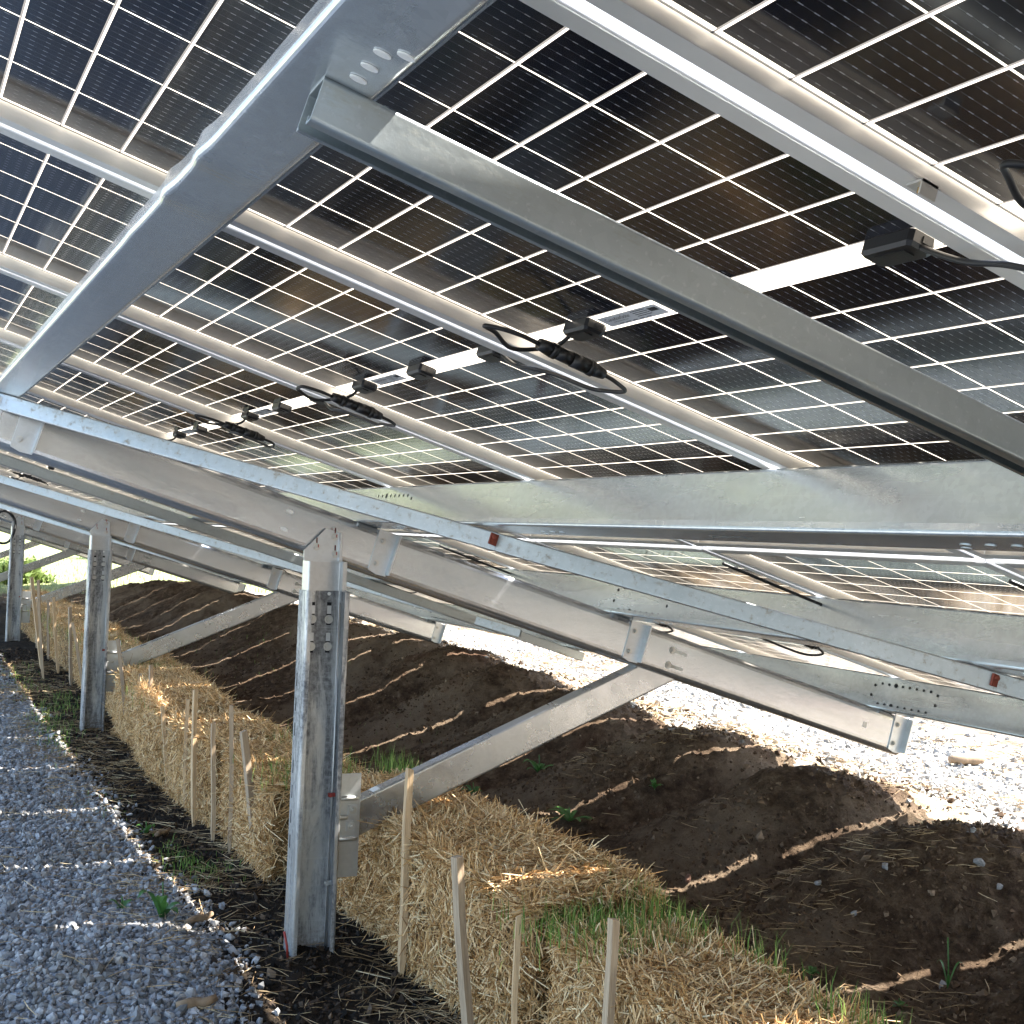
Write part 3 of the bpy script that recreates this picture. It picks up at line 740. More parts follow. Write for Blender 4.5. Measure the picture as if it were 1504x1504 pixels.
def sub(name, mask, mat, label=None):
    f = F[mask]; u, inv = np.unique(f, return_inverse=True)
    o = link(name, mesh_np(name, V[u], inv.reshape(f.shape), True), mat, kind='structure'); return o
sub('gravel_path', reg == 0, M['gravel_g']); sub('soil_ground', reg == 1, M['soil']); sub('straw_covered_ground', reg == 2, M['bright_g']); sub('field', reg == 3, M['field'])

# ------------------------------------------------------------------ scatter
ICO_V = []; ph = (1+5**.5)/2
for a, b_ in ((-1, ph), (1, ph), (-1, -ph), (1, -ph)): ICO_V += [(a, b_, 0)]
for a, b_ in ((-1, ph), (1, ph), (-1, -ph), (1, -ph)): ICO_V += [(0, a, b_)]
for a, b_ in ((-1, ph), (1, ph), (-1, -ph), (1, -ph)): ICO_V += [(b_, 0, a)]
ICO_V = np.array(ICO_V)/math.sqrt(1+ph*ph)
def _hull(vs):
    fs = []; n = len(vs)
    for i in range(n):
        for j in range(i+1, n):
            for k in range(j+1, n):
                nn = np.cross(vs[j]-vs[i], vs[k]-vs[i]); d = (vs-vs[i]) @ nn
                if (d <= 1e-9).all(): fs.append((i, j, k))
                elif (d >= -1e-9).all(): fs.append((i, k, j))
    return np.array(fs)
ICO_F = _hull(ICO_V)
OCT_V = np.array([(1, 0, 0), (-1, 0, 0), (0, 1, 0), (0, -1, 0), (0, 0, 1), (0, 0, -1)], float); OCT_F = _hull(OCT_V)
def rot_rand(n):
    q = RNG.normal(size=(n, 4)); q /= np.linalg.norm(q, axis=1)[:, None]; w, x, y, z = q.T
    return np.stack([np.stack([1-2*(y*y+z*z), 2*(x*y-z*w), 2*(x*z+y*w)], -1), np.stack([2*(x*y+z*w), 1-2*(x*x+z*z), 2*(y*z-x*w)], -1), np.stack([2*(x*z-y*w), 2*(y*z+x*w), 1-2*(x*x+y*y)], -1)], 1)
def stones(P, size, base=(ICO_V, ICO_F), flat=(.45, .8), jit=.28):
    bv, bf = base; n = len(P); k = len(bv)
    v = bv[None]*(1+jit*RNG.normal(size=(n, k, 1)).clip(-1.3, 1.3))
    sc = np.stack([np.ones(n), RNG.uniform(.55, .95, n), RNG.uniform(*flat, n)], -1)
    v = v*sc[:, None]*size[:, None, None]/2
    R = rot_rand(n); v = np.einsum('nij,nkj->nki', R, v)+P[:, None]
    return v.reshape(-1, 3), (bf[None]+np.arange(n)[:, None, None]*k).reshape(-1, 3)
def scatter(n, h0, h1, y0, y1, dens=None, power=1.0):
    h = RNG.uniform(h0, h1, n); y = y0+(y1-y0)*RNG.uniform(0, 1, n)**power
    if dens is not None:
        m = RNG.uniform(0, 1, n) < dens(h, y); h, y = h[m], y[m]
    return h, y
def edge_at(y): return .49+.12*fbm(y*1.6, y*0+3, 71)-.10*np.exp(-((y-2.3)/.6)**2)
# grey crushed stone, near part piece by piece
Vs, Fs = [], []
def push(v, f):
    o = sum(len(a) for a in Vs); Vs.append(v); Fs.append(f+o)
h, y = scatter(62000, -1.15, .75, 1.3, 7.0, lambda h, y: 1-sstep(-.04, .06, h-edge_at(y)-.05*RNG.normal(size=len(h))), 1.25)
s = RNG.gamma(3.4, .0049, len(h)).clip(.006, .042)
push(*stones(np.stack([h, y, ground_z(h, y)+.15*s], -1), s))
h, y = scatter(16000, -1.3, .8, 7.0, 20, lambda h, y: 1-sstep(-.04, .06, h-edge_at(y)), 1.4)
s = RNG.gamma(7, .0042, len(h)).clip(.018, .05)
push(*stones(np.stack([h, y, ground_z(h, y)+.1*s], -1), s, (OCT_V, OCT_F), (.5, .9)))
g = link('gravel', mesh_np('gravel', np.concatenate(Vs), np.concatenate(Fs)), M['gravel']); tag(g, 'loose blue grey crushed stone covering the path at the lower left', 'gravel', kind='stuff')
# bright stones on the sunlit side
Vs, Fs = [], []
h, y = scatter(34000, 3.3, 6.2, 1.5, 14, lambda h, y: (.25+.75*(fbm(h*1.2, y*1.2, 81) > -.02))*sstep(3.35, 3.75, h-.25*fbm(h, y*2, 3)), 1.3)
s = RNG.gamma(3, .008, len(h)).clip(.010, .055)
push(*stones(np.stack([h, y, ground_z(h, y)+.12*s], -1), s, (OCT_V, OCT_F), (.5, .9), .2))
g = link('pale_gravel', mesh_np('pale_gravel', np.concatenate(Vs), np.concatenate(Fs)), M['gravel_pale']); tag(g, 'sunlit pale stones strewn over the ground beyond the mounds', 'gravel', kind='stuff')
# soil clods
Vs, Fs = [], []
h, y = scatter(85000, 1.2, 3.9, .8, 12, lambda h, y: .25+.75*sstep(-.1, .25, fbm(h*2.2, y*2.2, 91)), 1.7)
s = RNG.gamma(2.2, .0055, len(h)).clip(.005, .05)
push(*stones(np.stack([h, y, ground_z(h, y)+.1*s], -1), s, (OCT_V, OCT_F), (.6, 1), .25))
g = link('soil_clods', mesh_np('soil_clods', np.concatenate(Vs), np.concatenate(Fs)), M['clod']); tag(g, 'crumbly dark soil clods over the shaded mounds', 'soil', kind='stuff')
# mulch chips between gravel and bales
Vs, Fs = [], []
h, y = scatter(26000, .28, 1.15, 1.2, 13, lambda h, y: sstep(-.12, .03, h-edge_at(y)), 1.5)
s = RNG.gamma(3, .0055, len(h)).clip(.006, .045)
push(*stones(np.stack([h, y, ground_z(h, y)+.1*s], -1), s, (OCT_V, OCT_F), (.25, .6), .3))
g = link('mulch', mesh_np('mulch', np.concatenate(Vs), np.concatenate(Fs)), M['mulch']); tag(g, 'dark mulch chips around the feet of the posts and bales', 'mulch', kind='stuff')

def strands(P, D, L, Wd, bend=.25, up=None):
    """thin bent three-sided stalks: P centres, D unit directions"""
    n = len(P); Rn = RNG.normal(size=(n, 3)); U = np.cross(D, Rn); U /= np.linalg.norm(U, axis=1)[:, None]+1e-9; Wv = np.cross(D, U)
    rings = []
    for t, ws in ((-.5, .7), (0, 1), (.5, .5)):
        c = P+D*(L*t)[:, None]+U*(L*bend*(.25-t*t)*RNG.uniform(.2, 1, n))[:, None]
        for k in range(3):
            a = 2*math.pi*k/3; rings.append(c+(U*math.cos(a)+Wv*math.sin(a))*(Wd*.5*ws)[:, None])
    V = np.stack(rings, 1).reshape(-1, 3)
    q = []
    for r_ in (0, 1):
        for k in range(3): q.append((r_*3+k, r_*3+(k+1) % 3, (r_+1)*3+(k+1) % 3, (r_+1)*3+k))
    F = (np.array(q)[None]+np.arange(n)[:, None, None]*9).reshape(-1, 4); return V, F
# loose straw
Vs, Fs = [], []
def flat_straw(h, y, L, w, lift=.006):
    a = RNG.uniform(0, 2*math.pi, len(h)); d = np.stack([np.cos(a), np.sin(a), RNG.normal(0, .12, len(h))], -1); d /= np.linalg.norm(d, axis=1)[:, None]
    push(*strands(np.stack([h, y, ground_z(h, y)+lift], -1), d, L, w))
h, y = scatter(9000, .25, 1.1, 1.2, 12, lambda h, y: .25+.75*sstep(-.1, .2, fbm(h*2, y*2, 101)), 1.4)
flat_straw(h, y, RNG.uniform(.03, .16, len(h)), RNG.uniform(.0016, .0034, len(h)), .012)
h, y = scatter(6500, 1.35, 3.2, .9, 5, lambda h, y: sstep(.02, .22, fbm(h*1.1+4, y*1.1, 111)+.12*(y < 3.2))*(.35+.65*(h < 3)), 1.3)
flat_straw(h, y, RNG.uniform(.03, .14, len(h)), RNG.uniform(.0016, .0034, len(h)), .012)
h, y = scatter(700, -.6, .45, 1.6, 9); flat_straw(h, y, RNG.uniform(.03, .15, len(h)), RNG.uniform(.0015, .003, len(h)), .02)
h, y = scatter(15000, 3.4, 7.5, 1.5, 12, lambda h, y: sstep(-.12, .1, fbm(h*1.1, y*1.1, 121)), 1.2)
flat_straw(h, y, RNG.uniform(.04, .2, len(h)), RNG.uniform(.002, .005, len(h)), .015)
g = link('loose_straw', mesh_np('loose_straw', np.concatenate(Vs), np.concatenate(Fs)), M['straw_old']); tag(g, 'weathered straw pieces scattered over the soil and mulch', 'loose straw', kind='stuff')

# ------------------------------------------------------------------ straw bales
def bale_mesh(name, L, Dp, Hh, n, seed, front=1.0):
    """local origin: middle of the base; x = depth, y = length"""
    r = np.random.default_rng(seed)
    # rounded lumpy core
    nu, nv = 40, 26; Vc = []; Fc = []
    def surf(u, v):
        # superellipsoid
        e = .28
        def cs(t): return np.sign(np.cos(t))*abs(np.cos(t))**e
        def sn(t): return np.sign(np.sin(t))*abs(np.sin(t))**e
        x = cs(v)*cs(u); y_ = cs(v)*sn(u); z = sn(v); return np.array([x*Dp/2, y_*L/2, (z+1)*Hh/2])
    for i in range(nu):
        for j in range(nv+1):
            u = 2*math.pi*i/nu; v = -math.pi/2+math.pi*j/nv; p = surf(u, v)
            k_ = 1+.06*float(fbm(np.array(p[1]*5+seed), np.array(p[2]*5+p[0]*5), 3)); c0 = np.array([0, 0, Hh/2]); p = c0+(p-c0)*k_*.955; Vc.append(p)
    for i in range(nu):
        for j in range(nv): Fc.append((i*(nv+1)+j, ((i+1) % nu)*(nv+1)+j, ((i+1) % nu)*(nv+1)+j+1, i*(nv+1)+j+1))
    # strands on faces
    fr = n*.36; tp = n*.40; bk = n*.10; en = n*.07
    Ps, Ds, Ns = [], [], []
    def add(cnt, fn, nrm, base_dir, spread, ndir=.35):
        cnt = int(cnt); a, b_ = r.uniform(-1, 1, cnt), r.uniform(-1, 1, cnt); P = fn(a, b_)
        clump = np.stack([fbm(P[:, 1]*9+seed, P[:, 2]*9+P[:, 0]*7, 7), fbm(P[:, 1]*9+5, P[:, 2]*9+P[:, 0]*7, 8), fbm(P[:, 1]*9, P[:, 2]*9+9+P[:, 0]*7, 9)], -1)*5
        d = np.array(base_dir)[None]+spread*r.normal(size=(cnt, 3))+clump*spread; nr = np.array(nrm)[None]
        d = d-nr*(d*nr).sum(1)[:, None]*.75+nr*r.normal(0, ndir, (cnt, 1)); d /= np.linalg.norm(d, axis=1)[:, None]
        Ps.append(P+nr*(r.uniform(-.012, .010, cnt)+.02*fbm(P[:, 1]*6+seed, P[:, 2]*6+P[:, 0]*6, 3))[:, None]); Ds.append(d)
    x2, y2 = Dp/2*.965, L/2*.965
    def bulge(a, b_): return (1-.10*np.abs(a)**6)*(1-.13*np.abs(b_)**8)
    add(fr, lambda a, b_: np.stack([-x2*bulge(a, b_), a*y2, (b_+1)/2*Hh*.98], -1), (-1, 0, 0), (0, .1, .75), .55)
    add(bk, lambda a, b_: np.stack([x2*bulge(a, b_), a*y2, (b_+1)/2*Hh*.98], -1), (1, 0, 0), (0, .1, .6), .6)
    add(tp, lambda a, b_: np.stack([b_*x2, a*y2, Hh*.98*(1-.05*np.abs(a)**6-.06*np.abs(b_)**6)], -1), (0, 0, 1), (.45, .15, 0), .6, .30)
    for sg in (-1, 1): add(en, lambda a, b_: np.stack([a*x2, sg*y2*bulge(a, b_), (b_+1)/2*Hh*.98], -1), (0, sg, 0), (.3, 0, .5), .6)
    P = np.concatenate(Ps); D = np.concatenate(Ds); m = len(P)
    global RNG
    V1, F1 = strands(P, D, r.uniform(.035, .115, m), r.uniform(.002, .0052, m), .45)
    # stray long stalks
    m2 = int(n*.025); idx = r.integers(0, m, m2); V2, F2 = strands(P[idx], D[idx], r.uniform(.12, .26, m2), r.uniform(.002, .0035, m2), .35)
    Vc = np.array(Vc); Fc = np.array(Fc)
    V_ = np.concatenate([Vc, V1, V2]); F_ = np.concatenate([Fc, F1+len(Vc), F2+len(Vc)+len(V1)])
    me = mesh_np(name, V_, F_); me.materials.append(M['bale']); me.materials.append(M['straw'])
    mi = np.zeros(len(F_), dtype=np.int32); mi[len(Fc):] = 1; me.polygons.foreach_set('material_index', mi); return me
BM = [bale_mesh('bale_a', .935, .40, .44, 15000, 11), bale_mesh('bale_b', .935, .40, .43, 14000, 23), bale_mesh('bale_c', .935, .41, .44, 9000, 37), bale_mesh('bale_d', .935, .42, .43, 5500, 53)]
# (y centre, front x, yaw, mesh, dz, label)
bales = [(.52, 1.02, .02, 1, -.05, 'nearest straw bale, mostly below the lower edge of the picture'),
 (1.49, 1.0, -.03, 0, -.045, 'golden straw bale at the bottom with two wooden stakes in front of it'),
 (2.50, .985, .03, 1, .03, 'straw bale to the right of the nearest post foot, behind the tall stake'),
 (3.45, .985, .05, 0, .02, 'straw bale directly behind the nearest post and its bracket'),
 (4.42, .845, -.03, 1, .01, 'straw bale with green tufts just left of the nearest post'),
 (5.39, .815, .02, 2, 0, 'straw bale left of the green-topped one, with four stakes before it'),
 (6.36, .80, -.02, 2, .01, 'straw bale with a bright sunlit stripe across its top'),
 (7.33, .86, .03, 2, -.01, 'straw bale just right of the second post'),
 (8.30, .95, .0, 3, 0, 'straw bale behind the second post'),
 (9.27, .97, .04, 3, .02, 'straw bale left of the second post, first beyond it'),
 (10.24, .95, -.03, 3, .02, 'second straw bale beyond the second post'), (11.21, .96, .02, 3, .03, 'third straw bale beyond the second post'),
 (12.18, .95, .0, 3, .04, 'fourth straw bale beyond the second post'), (13.15, .96, .03, 3, .05, 'straw bale just before the third post'),
 (14.12, .95, -.02, 3, .05, 'straw bale behind the third post'), (15.09, .96, .02, 3, .05, 'first straw bale beyond the third post'), (16.06, .95, .0, 3, .05, 'last straw bale of the row, farthest away')]
for (yc, xf, yaw, mi, dz, lab) in bales:
    o = bpy.data.objects.new('straw_bale', BM[mi]); C.objects.link(o); o.scale = (1.12 if 2 < yc < 4.6 else 1, 1, 1+.05*math.sin(yc*5.3)); o.location = (xf+.20*o.scale[0], yc, -.012+dz); o.rotation_euler = (.02*math.sin(yc*3.1), .02*math.sin(yc*4.7), yaw*1.5+(math.pi if mi == 3 and int(yc*3) % 2 else 0))
    tag(o, lab, 'straw bale', 'row of straw bales')
# grass sprouting on the bales and at their back
def blades(P, L, w, lean=.35):
    n = len(P); a = RNG.uniform(0, 2*math.pi, n); ln = RNG.uniform(.1, 1, n)*lean; dx = np.cos(a)*ln; dy = np.sin(a)*ln
    side = np.stack([-np.sin(a), np.cos(a), 0*a], -1)*(w/2)[:, None]
    p0 = P; p1 = P+np.stack([dx*.35, dy*.35, .55*np.ones(n)], -1)*L[:, None]; p2 = P+np.stack([dx*1.2, dy*1.2, .95-.4*ln], -1)*L[:, None]
    V = np.stack([p0-side, p0+side, p1-side*.8, p1+side*.8, p2-side*.12, p2+side*.12], 1).reshape(-1, 3)
    F = (np.array([(0, 1, 3, 2), (2, 3, 5, 4)])[None]+np.arange(n)[:, None, None]*6).reshape(-1, 4); return V, F
Vs, Fs = [], []
def tuft(hc, yc, sh, sy, n, L, z=.40, wd=.0028):
    h = RNG.normal(hc, sh, n); y = RNG.normal(yc, sy, n); push(*blades(np.stack([h, y, np.full(n, z-.02)], -1), RNG.uniform(.35, 1, n)*L, np.full(n, wd)))
for (hc, yc, sh, sy, n, L) in [(1.14, 1.88, .10, .12, 340, .075), (1.33, 2.22, .04, .13, 110, .10), (1.36, 1.85, .03, .10, 60, .11), (1.36, 1.5, .03, .06, 30, .11), (1.30, 1.1, .03, .08, 40, .11), (1.22, 2.8, .05, .2, 50, .09),
        (1.10, 3.05, .05, .15, 30, .06), (1.05, 4.10, .10, .16, 320, .08), (1.2, 4.5, .05, .2, 160, .09), (1.38, 3.9, .04, .18, 160, .13), (1.12, 4.9, .08, .3, 140, .06), (.95, 6.4, .1, .3, 160, .07), (1.1, 7.9, .1, .3, 240, .08), (1.1, 10, .12, .6, 300, .09), (1.1, 12.5, .12, .8, 300, .10)]:
    tuft(hc, yc, sh, sy, int(n*1.9), L*1.15)
g = link('bale_grass', mesh_np('bale_grass', np.concatenate(Vs), np.concatenate(Fs)), M['grass']); tag(g, 'thin green grass sprouting from the tops of the straw bales', 'grass', kind='stuff')
Vs, Fs = [], []
def gtuft(hc, yc, sh, sy, n, L, wd=.003):
    h = RNG.normal(hc, sh, n); y = RNG.normal(yc, sy, n); push(*blades(np.stack([h, y, ground_z(h, y)-.004], -1), RNG.uniform(.35, 1, n)*L, np.full(n, wd), .8))
for args in [(.63, 4.25, .07, .16, 220, .06), (.62, 4.55, .05, .12, 100, .05), (.45, 5.6, .08, .2, 60, .05), (.50, 8.2, .08, .35, 260, .08), (.70, 9.1, .08, .3, 220, .09), (.45, 7.4, .06, .3, 120, .07), (.55, 10.5, .1, .7, 200, .08), (1.6, 7.6, .1, .5, 90, .1), (1.5, 3.9, .05, .2, 90, .14), (2.2, 7.0, .3, .8, 60, .05), (2.6, 11.0, .3, 1.0, 120, .08), (1.45, 9.5, .1, .8, 200, .12), (1.5, 12.5, .15, 1.0, 240, .14)]: gtuft(*args)
g = link('ground_grass', mesh_np('ground_grass', np.concatenate(Vs), np.concatenate(Fs)), M['grass']); tag(g, 'sparse low green grass on the mulch and soil', 'grass', kind='stuff')
# far field grass
Vs, Fs = [], []
h, y = scatter(9000, -3, 14, 23, 45, None, 1.4)
push(*blades(np.stack([h, y, ground_z(h, y)-.01], -1), RNG.uniform(.05, .16, len(h)), RNG.uniform(.008, .02, len(h))))
M['dry_grass'] = mat_island('pale_field_grass', [(0, (.20, .24, .09)), (.6, (.34, .38, .16)), (1, (.50, .50, .28))], .6, .3, .3)
g = link('field_grass', mesh_np('field_grass', np.concatenate(Vs), np.concatenate(Fs)), M['dry_grass']); tag(g, 'sunlit bright green grass of the field beyond the table', 'grass', kind='stuff')

# ------------------------------------------------------------------ wooden stakes
def stake(xb, yb, xt, ztop, w, d, zb=-.1, seed=0, yaw=0, yt=None, label=''):
    r = random.Random(seed); L = ztop-zb; b = MB(); n = 8; V = []
    for i in range(n+1):
        t = i/n; k = 1+.05*r.uniform(-1, 1); tip = 1 if i > 0 else .35
        cx = .004*math.sin(t*4+seed)+r.uniform(-.0012, .0012)
        for sx, sy in ((-1, -1), (1, -1), (1, 1), (-1, 1)): V.append((cx+sx*w/2*k*tip, sy*d/2*k*tip, t*L+(r.uniform(-.004, .004) if i == n else 0)))
    F = [(3, 2, 1, 0), tuple(n*4+j for j in range(4))]
    for i in range(n):
        for j in range(4): F.append((i*4+j, i*4+(j+1) % 4, (i+1)*4+(j+1) % 4, (i+1)*4+j))
    b.add(V, F); o = b.build('wooden_stake', M['wood'])
    g0 = 0.0; lean = math.atan2(xt-xb, ztop-g0); o.rotation_euler = (math.atan2(-((yt or yb)-yb), ztop), lean, yaw)
    o.location = (xb+zb*math.tan(lean), yb, zb)
    return tag(o, label, 'stake', 'wooden stakes along the bales')
ST = [(.948, 2.78, .955, .655, .026, .03, 'tall pale stake standing right of the nearest post, pointed foot visible'),
 (.915, 2.17, .845, .545, .028, .034, 'stout stake leaning left in the bottom centre of the picture'),
 (.965, 1.995, .957, .415, .018, .022, 'slim short stake with bright top between two thicker ones at the bottom'),
 (.955, 1.52, .955, .540, .024, .030, 'grey weathered stake standing against the nearest bale, rightmost at the bottom'),
 (.865, 4.18, .770, .575, .034, .03, 'thick rough stake leaning left beside the nearest post'),
 (.832, 4.52, .815, .62, .024, .024, 'upright pale stake second left of the nearest post'),
 (.80, 4.70, .785, .52, .024, .024, 'shorter stake third left of the nearest post'),
 (.788, 5.05, .775, .625, .026, .024, 'bright straight stake fourth left of the nearest post'),
 (.812, 5.33, .80, .54, .024, .024, 'dark thin stake close behind the bright straight one'),
 (.825, 5.78, .765, .45, .024, .022, 'dark stake leaning left before the straw in mid distance'),
 (.86, 6.55, .84, .58, .024, .022, 'pale stake between the second post and the leaning dark one'),
 (.88, 7.40, .79, .655, .030, .026, 'long stake leaning against the strut bracket of the second post'),
 (.90, 7.05, .88, .47, .022, .022, 'short stake just right of the one leaning at the second post'),
 (.76, 11.2, .63, .87, .035, .03, 'tall stake right of the third post, nearest to it'), (.72, 10.7, .64, .86, .03, .03, 'tall stake second right of the third post'),
 (.88, 11.0, .80, .70, .03, .03, 'yellowish stake third right of the third post'), (.90, 10.3, .85, .66, .03, .03, 'leaning stake midway between third and second posts'),
 (.90, 9.5, .78, .60, .028, .028, 'dark leaning stake left of the second post'), (.90, 9.2, .84, .62, .03, .028, 'pale leaning stake left of the second post'),
 (.90, 8.9, .85, .66, .028, .028, 'stake nearest the second post on its left'), (.92, 12.2, .9, .6, .03, .03, 'short stake behind the tall pair near the third post'), (.92, 13.2, .9, .55, .03, .03, 'tiny stake left of the tall pair')]
for i, (xb, yb, xt, zt, w, d, lab) in enumerate(ST): stake(xb, yb, xt, zt, w*.76, d*.76, -.02, i+1, .3*math.sin(i*2.1), label=lab)

# ------------------------------------------------------------------ stones, weeds, twigs
def rock(x, y, s, mat, label, sub_=1, z=None):
    s = s*.72; v, f = stones(np.array([[0, 0, 0.]]), np.array([s]), flat=(.5, .8), jit=.3)
    import bmesh
    me = mesh_np('stone', v, f); bm = bmesh.new(); bm.from_mesh(me); bmesh.ops.subdivide_edges(bm, edges=bm.edges, cuts=1, use_grid_fill=True, smooth=.12)
    for q in bm.verts: q.co += Vector([random.uniform(-1, 1)*s*.04 for _ in range(3)])
    bm.to_mesh(me); bm.free()
    o = link('stone', me, mat); o.location = (x, y, float(ground_z(x, y))+s*.22 if z is None else z); o.rotation_euler = (random.uniform(-.4, .4), random.uniform(-.4, .4), random.uniform(0, 6))
    return tag(o, label, 'stone', 'loose stones on the soil')
for (x, y, s, mt, lab) in [(3.10, 4.62, .05, 'stone', 'white stone alone on the dark mound above the curved light stripe'),
 (3.30, 2.95, .045, 'stone', 'white stone on the mound beside its twin, left one, near the gravel'), (3.36, 2.93, .035, 'stone', 'small white stone right of its twin near the gravel'),
 (2.70, 2.58, .042, 'stone', 'pale round stone in the middle of the straw-strewn soil'), (3.02, 2.45, .075, 'stone', 'largest pale stone on the soil, right of the picture'),
 (3.02, 2.36, .045, 'stone', 'small pale stone touching the largest one at its right'), (2.47, 2.05, .05, 'stone', 'pale flat stone in the lower right soil'),
 (2.50, 2.50, .035, 'stone', 'small grey stone left of the pale round one'), (2.52, 2.72, .04, 'stone', 'greenish pale stone near the driftwood piece'),
 (1.86, 2.93, .085, 'redstone', 'reddish stone between the near bale and the mound'), (3.35, 2.65, .04, 'stone', 'pale stone upper right of the largest one'), (3.15, 2.62, .035, 'stone', 'flat light stone above the largest one'),
 (4.25, 3.05, .09, 'redstone', 'brown stone at the edge of the sunlit gravel'), (2.35, 3.3, .05, 'redstone', 'brown stone below the big mound')]:
    rock(x, y, s, M[mt], lab)
def stick(x, y, L, r, ang, label, mt='twig'):
    b = MB(); n = 7; P = [(L*(i/n-.5)*math.cos(ang)+.006*math.sin(i*2), L*(i/n-.5)*math.sin(ang)+.006*math.cos(i*1.7), .004*math.sin(i)) for i in range(n+1)]
    b.tube(P, [r*(.55+.5*math.sin(math.pi*(i+.6)/(n+1.2))) for i in range(n+1)], 7); o = b.build('driftwood', M[mt]); o.location = (x, y, float(ground_z(x, y))+r*1.1)
    return tag(o, label, 'wood piece')
stick(2.62, 3.0, .13, .011, .1, 'pale wood piece lying left of the short light stripe')
stick(.28, 2.62, .11, .016, .2, 'dark wood chunk on the gravel edge at the bottom')
stick(.46, 3.42, .12, .014, .6, 'brown stick at the end of the nearest light stripe')
stick(.62, 4.9, .12, .012, .9, 'pale wood splinter on the mulch left of the stakes')
stick(4.9, 4.4, .22, .03, -.1, 'orange brown wood piece on the sunlit gravel below the rafter end')
stick(4.9, 6.4, .2, .03, .5, 'brown wood piece on the sunlit gravel above the strut')
def weed(x, y, R, n, label, up=.5, wd=.2, z=None):
    root = empty('weed', label, 'weed', loc=(x, y, float(ground_z(x, y)) if z is None else z)); r = random.Random(int(x*1000+y*77)); b = MB(); st = MB()
    for i in range(n):
        a = 2*math.pi*i/n+r.uniform(-.4, .4); L = R*r.uniform(.6, 1.1); e = up*r.uniform(.5, 1.3); ca, sa = math.cos(a), math.sin(a); V = []; m = 6
        for j in range(m+1):
            t = j/m; rr = L*t; z_ = L*e*math.sin(t*2.2)*.8+.004; w = L*wd*math.sin(math.pi*min(1, t*.92+.08))**.8*(1+.15*(j % 2))
            for sg in (-1, 0, 1): V.append((rr*ca-sg*w*sa, rr*sa+sg*w*ca, z_+(abs(sg)*w*.3)))
        F = []
        for j in range(m):
            for k_ in (0, 1): F.append((j*3+k_, j*3+k_+1, (j+1)*3+k_+1, (j+1)*3+k_))
        b.add(V, F, True)
    b.build('leaves', M['leaf'], root, fix=False)
    st.tube([(0, 0, -.01), (.004, .003, R*.5*up), (.0, .006, R*up*1.3)], .0025, 6); st.build('stem', M['leaf'], root)
    return root
for (x, y, R, n, up, wd, lab) in [(2.33, 4.25, .12, 10, .45, .11, 'largest broad-leaved weed on the dark soil beside the strut'), (1.95, 4.2, .09, 8, .9, .12, 'small upright weed just left of the largest one'), (2.55, 5.0, .10, 9, .8, .16, 'leafy weed under the strut at its middle'),
  (2.25, 5.15, .07, 8, .8, .2, 'sunlit weed left of the one under the strut'), (2.9, 12.6, .22, 12, .8, .14, 'distant weed seen between the second post and its strut'), (2.75, 4.2, .05, 5, .8, .25, 'tiny weed with two leaves below the white stone'),
  (.35, 3.48, .09, 6, 1.1, .2, 'green weed growing in the gravel near the light stripe'), (.24, 3.62, .05, 5, .8, .2, 'tiny weed in the gravel left of the larger one'), (.55, 4.9, .05, 5, .9, .3, 'small weed on the mulch left of the stakes'),
  (2.30, 2.05, .04, 6, .6, .3, 'small clover-like weed in the lower right soil'), (2.42, 1.98, .06, 3, 2., .1, 'single sprout beside the lower light stripe'), (2.2, 2.35, .04, 6, .6, .3, 'little weed right of the nearest bale'), (6.0, 4.65, .09, 4, 2.2, .08, 'yellow green sprout on the sunlit gravel at right'),
  (6.9, 5.1, .1, 9, .8, .2, 'round weed on the brown ground at the right edge')]:
    weed(x, y, R, n, lab, up, wd)
# bushes in the field
M['bushleaf'] = mat_island('pale_bush_leaves', [(0, (.12, .18, .05)), (1, (.30, .36, .13))], .5, .3, .3)
def bush(x, y, R, Hh, label, seed):
    r = np.random.default_rng(seed); root = empty('bush', label, 'bush', loc=(x, y, float(ground_z(x, y)))); n = 5200
    c = r.normal(size=(26, 3))*[R*.42, R*.42, Hh*.2]+[0, 0, Hh*.5]; k_ = r.integers(0, 26, n); P = c[k_]+r.normal(size=(n, 3))*[R*.2, R*.2, Hh*.13]; P[:, 2] = np.abs(P[:, 2])
    d = r.normal(size=(n, 3)); d /= np.linalg.norm(d, axis=1)[:, None]; u = np.cross(d, r.normal(size=(n, 3))); u /= np.linalg.norm(u, axis=1)[:, None]; L = r.uniform(.05, .12, n)[:, None]
    V = np.stack([P-d*L, P+u*L*.4, P+d*L, P-u*L*.4], 1).reshape(-1, 3); F = np.arange(n*4).reshape(-1, 4)
    link('foliage', mesh_np('foliage', V, F), M['bushleaf'], root)
    b = MB()
    for i in range(6):
        a = i*1.05; b.tube([(0, 0, -.05), (R*.2*math.cos(a), R*.2*math.sin(a), Hh*.35), (R*.4*math.cos(a), R*.4*math.sin(a), Hh*.7)], [.03, .02, .008], 6)
    b.build('stems', M['twig'], root)
bush(2.0, 27.5, .55, .5, 'green bush in the sunlit field right of the third post', 5)
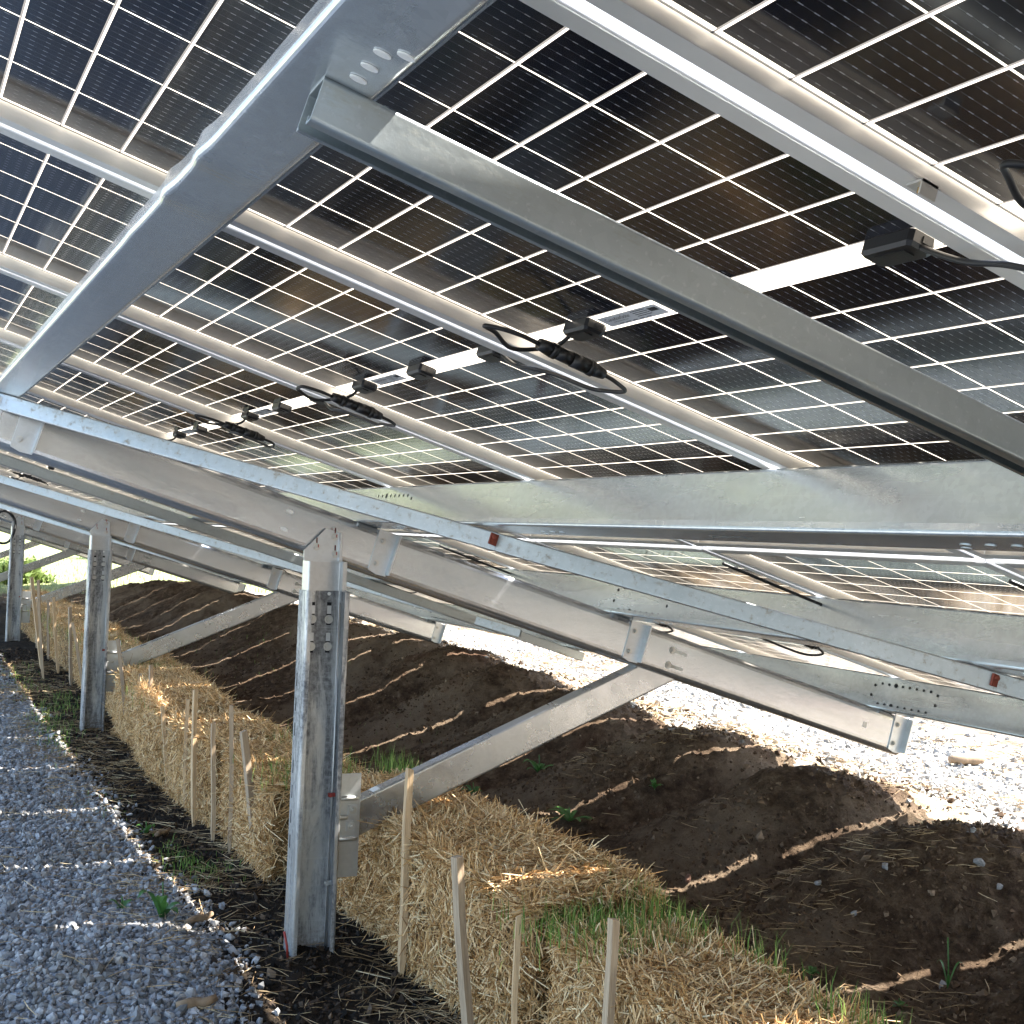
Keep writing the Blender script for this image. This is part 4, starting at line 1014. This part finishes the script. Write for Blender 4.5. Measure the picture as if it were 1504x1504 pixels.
bush(.2, 27, .6, .6, 'green bush in the field left of the third post', 6)
bush(-1.6, 30, .8, .8, 'green bush at the left edge of the field', 8)
bush(7.5, 44, 2.2, 2.0, 'wide bush far off in the field', 9)

# ------------------------------------------------------------------ light, sky, camera
sun_dir = Vector((.77, -.11, 1.0)).normalized()
sl = bpy.data.lights.new('sun', 'SUN'); sl.energy = 5.0; sl.angle = math.radians(.5); sl.color = (1, .955, .88)
so = bpy.data.objects.new('sun', sl); C.objects.link(so); so.rotation_euler = sun_dir.to_track_quat('Z', 'Y').to_euler()
w = bpy.data.worlds.new('World'); bpy.context.scene.world = w; w.use_nodes = True; nt = w.node_tree; bg = nt.nodes['Background']
sky = nt.nodes.new('ShaderNodeTexSky'); sky.sky_type = 'NISHITA'; sky.sun_disc = False
sky.sun_elevation = math.asin(sun_dir.z); sky.sun_rotation = math.atan2(sun_dir.x, sun_dir.y)
sky.air_density = 1.1; sky.dust_density = 1.5
nt.links.new(sky.outputs[0], bg.inputs[0]); bg.inputs[1].default_value = .12

cam = bpy.data.cameras.new('camera'); co_ = bpy.data.objects.new('camera', cam); C.objects.link(co_)
right = Vector((9.00444158e-01, -4.33025178e-01, 4.11036866e-02)); down = Vector((4.52764396e-02, -6.75756727e-04, -9.98974268e-01)); fwd = Vector((4.32608787e-01, 9.01381572e-01, 1.89973571e-02))
m = Matrix((right, -down, -fwd)).transposed().to_4x4(); m.translation = Vector((-0.55797053, -1.02643113, -0.48076124+GZ)); co_.matrix_world = m
cam.sensor_width = 36; cam.lens = 1917.8/1504*36; cam.clip_start = .02; cam.clip_end = 600
sc = bpy.context.scene; sc.camera = co_
sc.render.engine = 'CYCLES'; sc.render.resolution_x = sc.render.resolution_y = 1024
sc.cycles.max_bounces = 10; sc.cycles.diffuse_bounces = 5; sc.cycles.glossy_bounces = 5
sc.view_settings.view_transform = 'Standard'; sc.view_settings.look = 'None'; sc.view_settings.exposure = 2.65; sc.view_settings.gamma = 1; sc.view_settings.use_curve_mapping = False
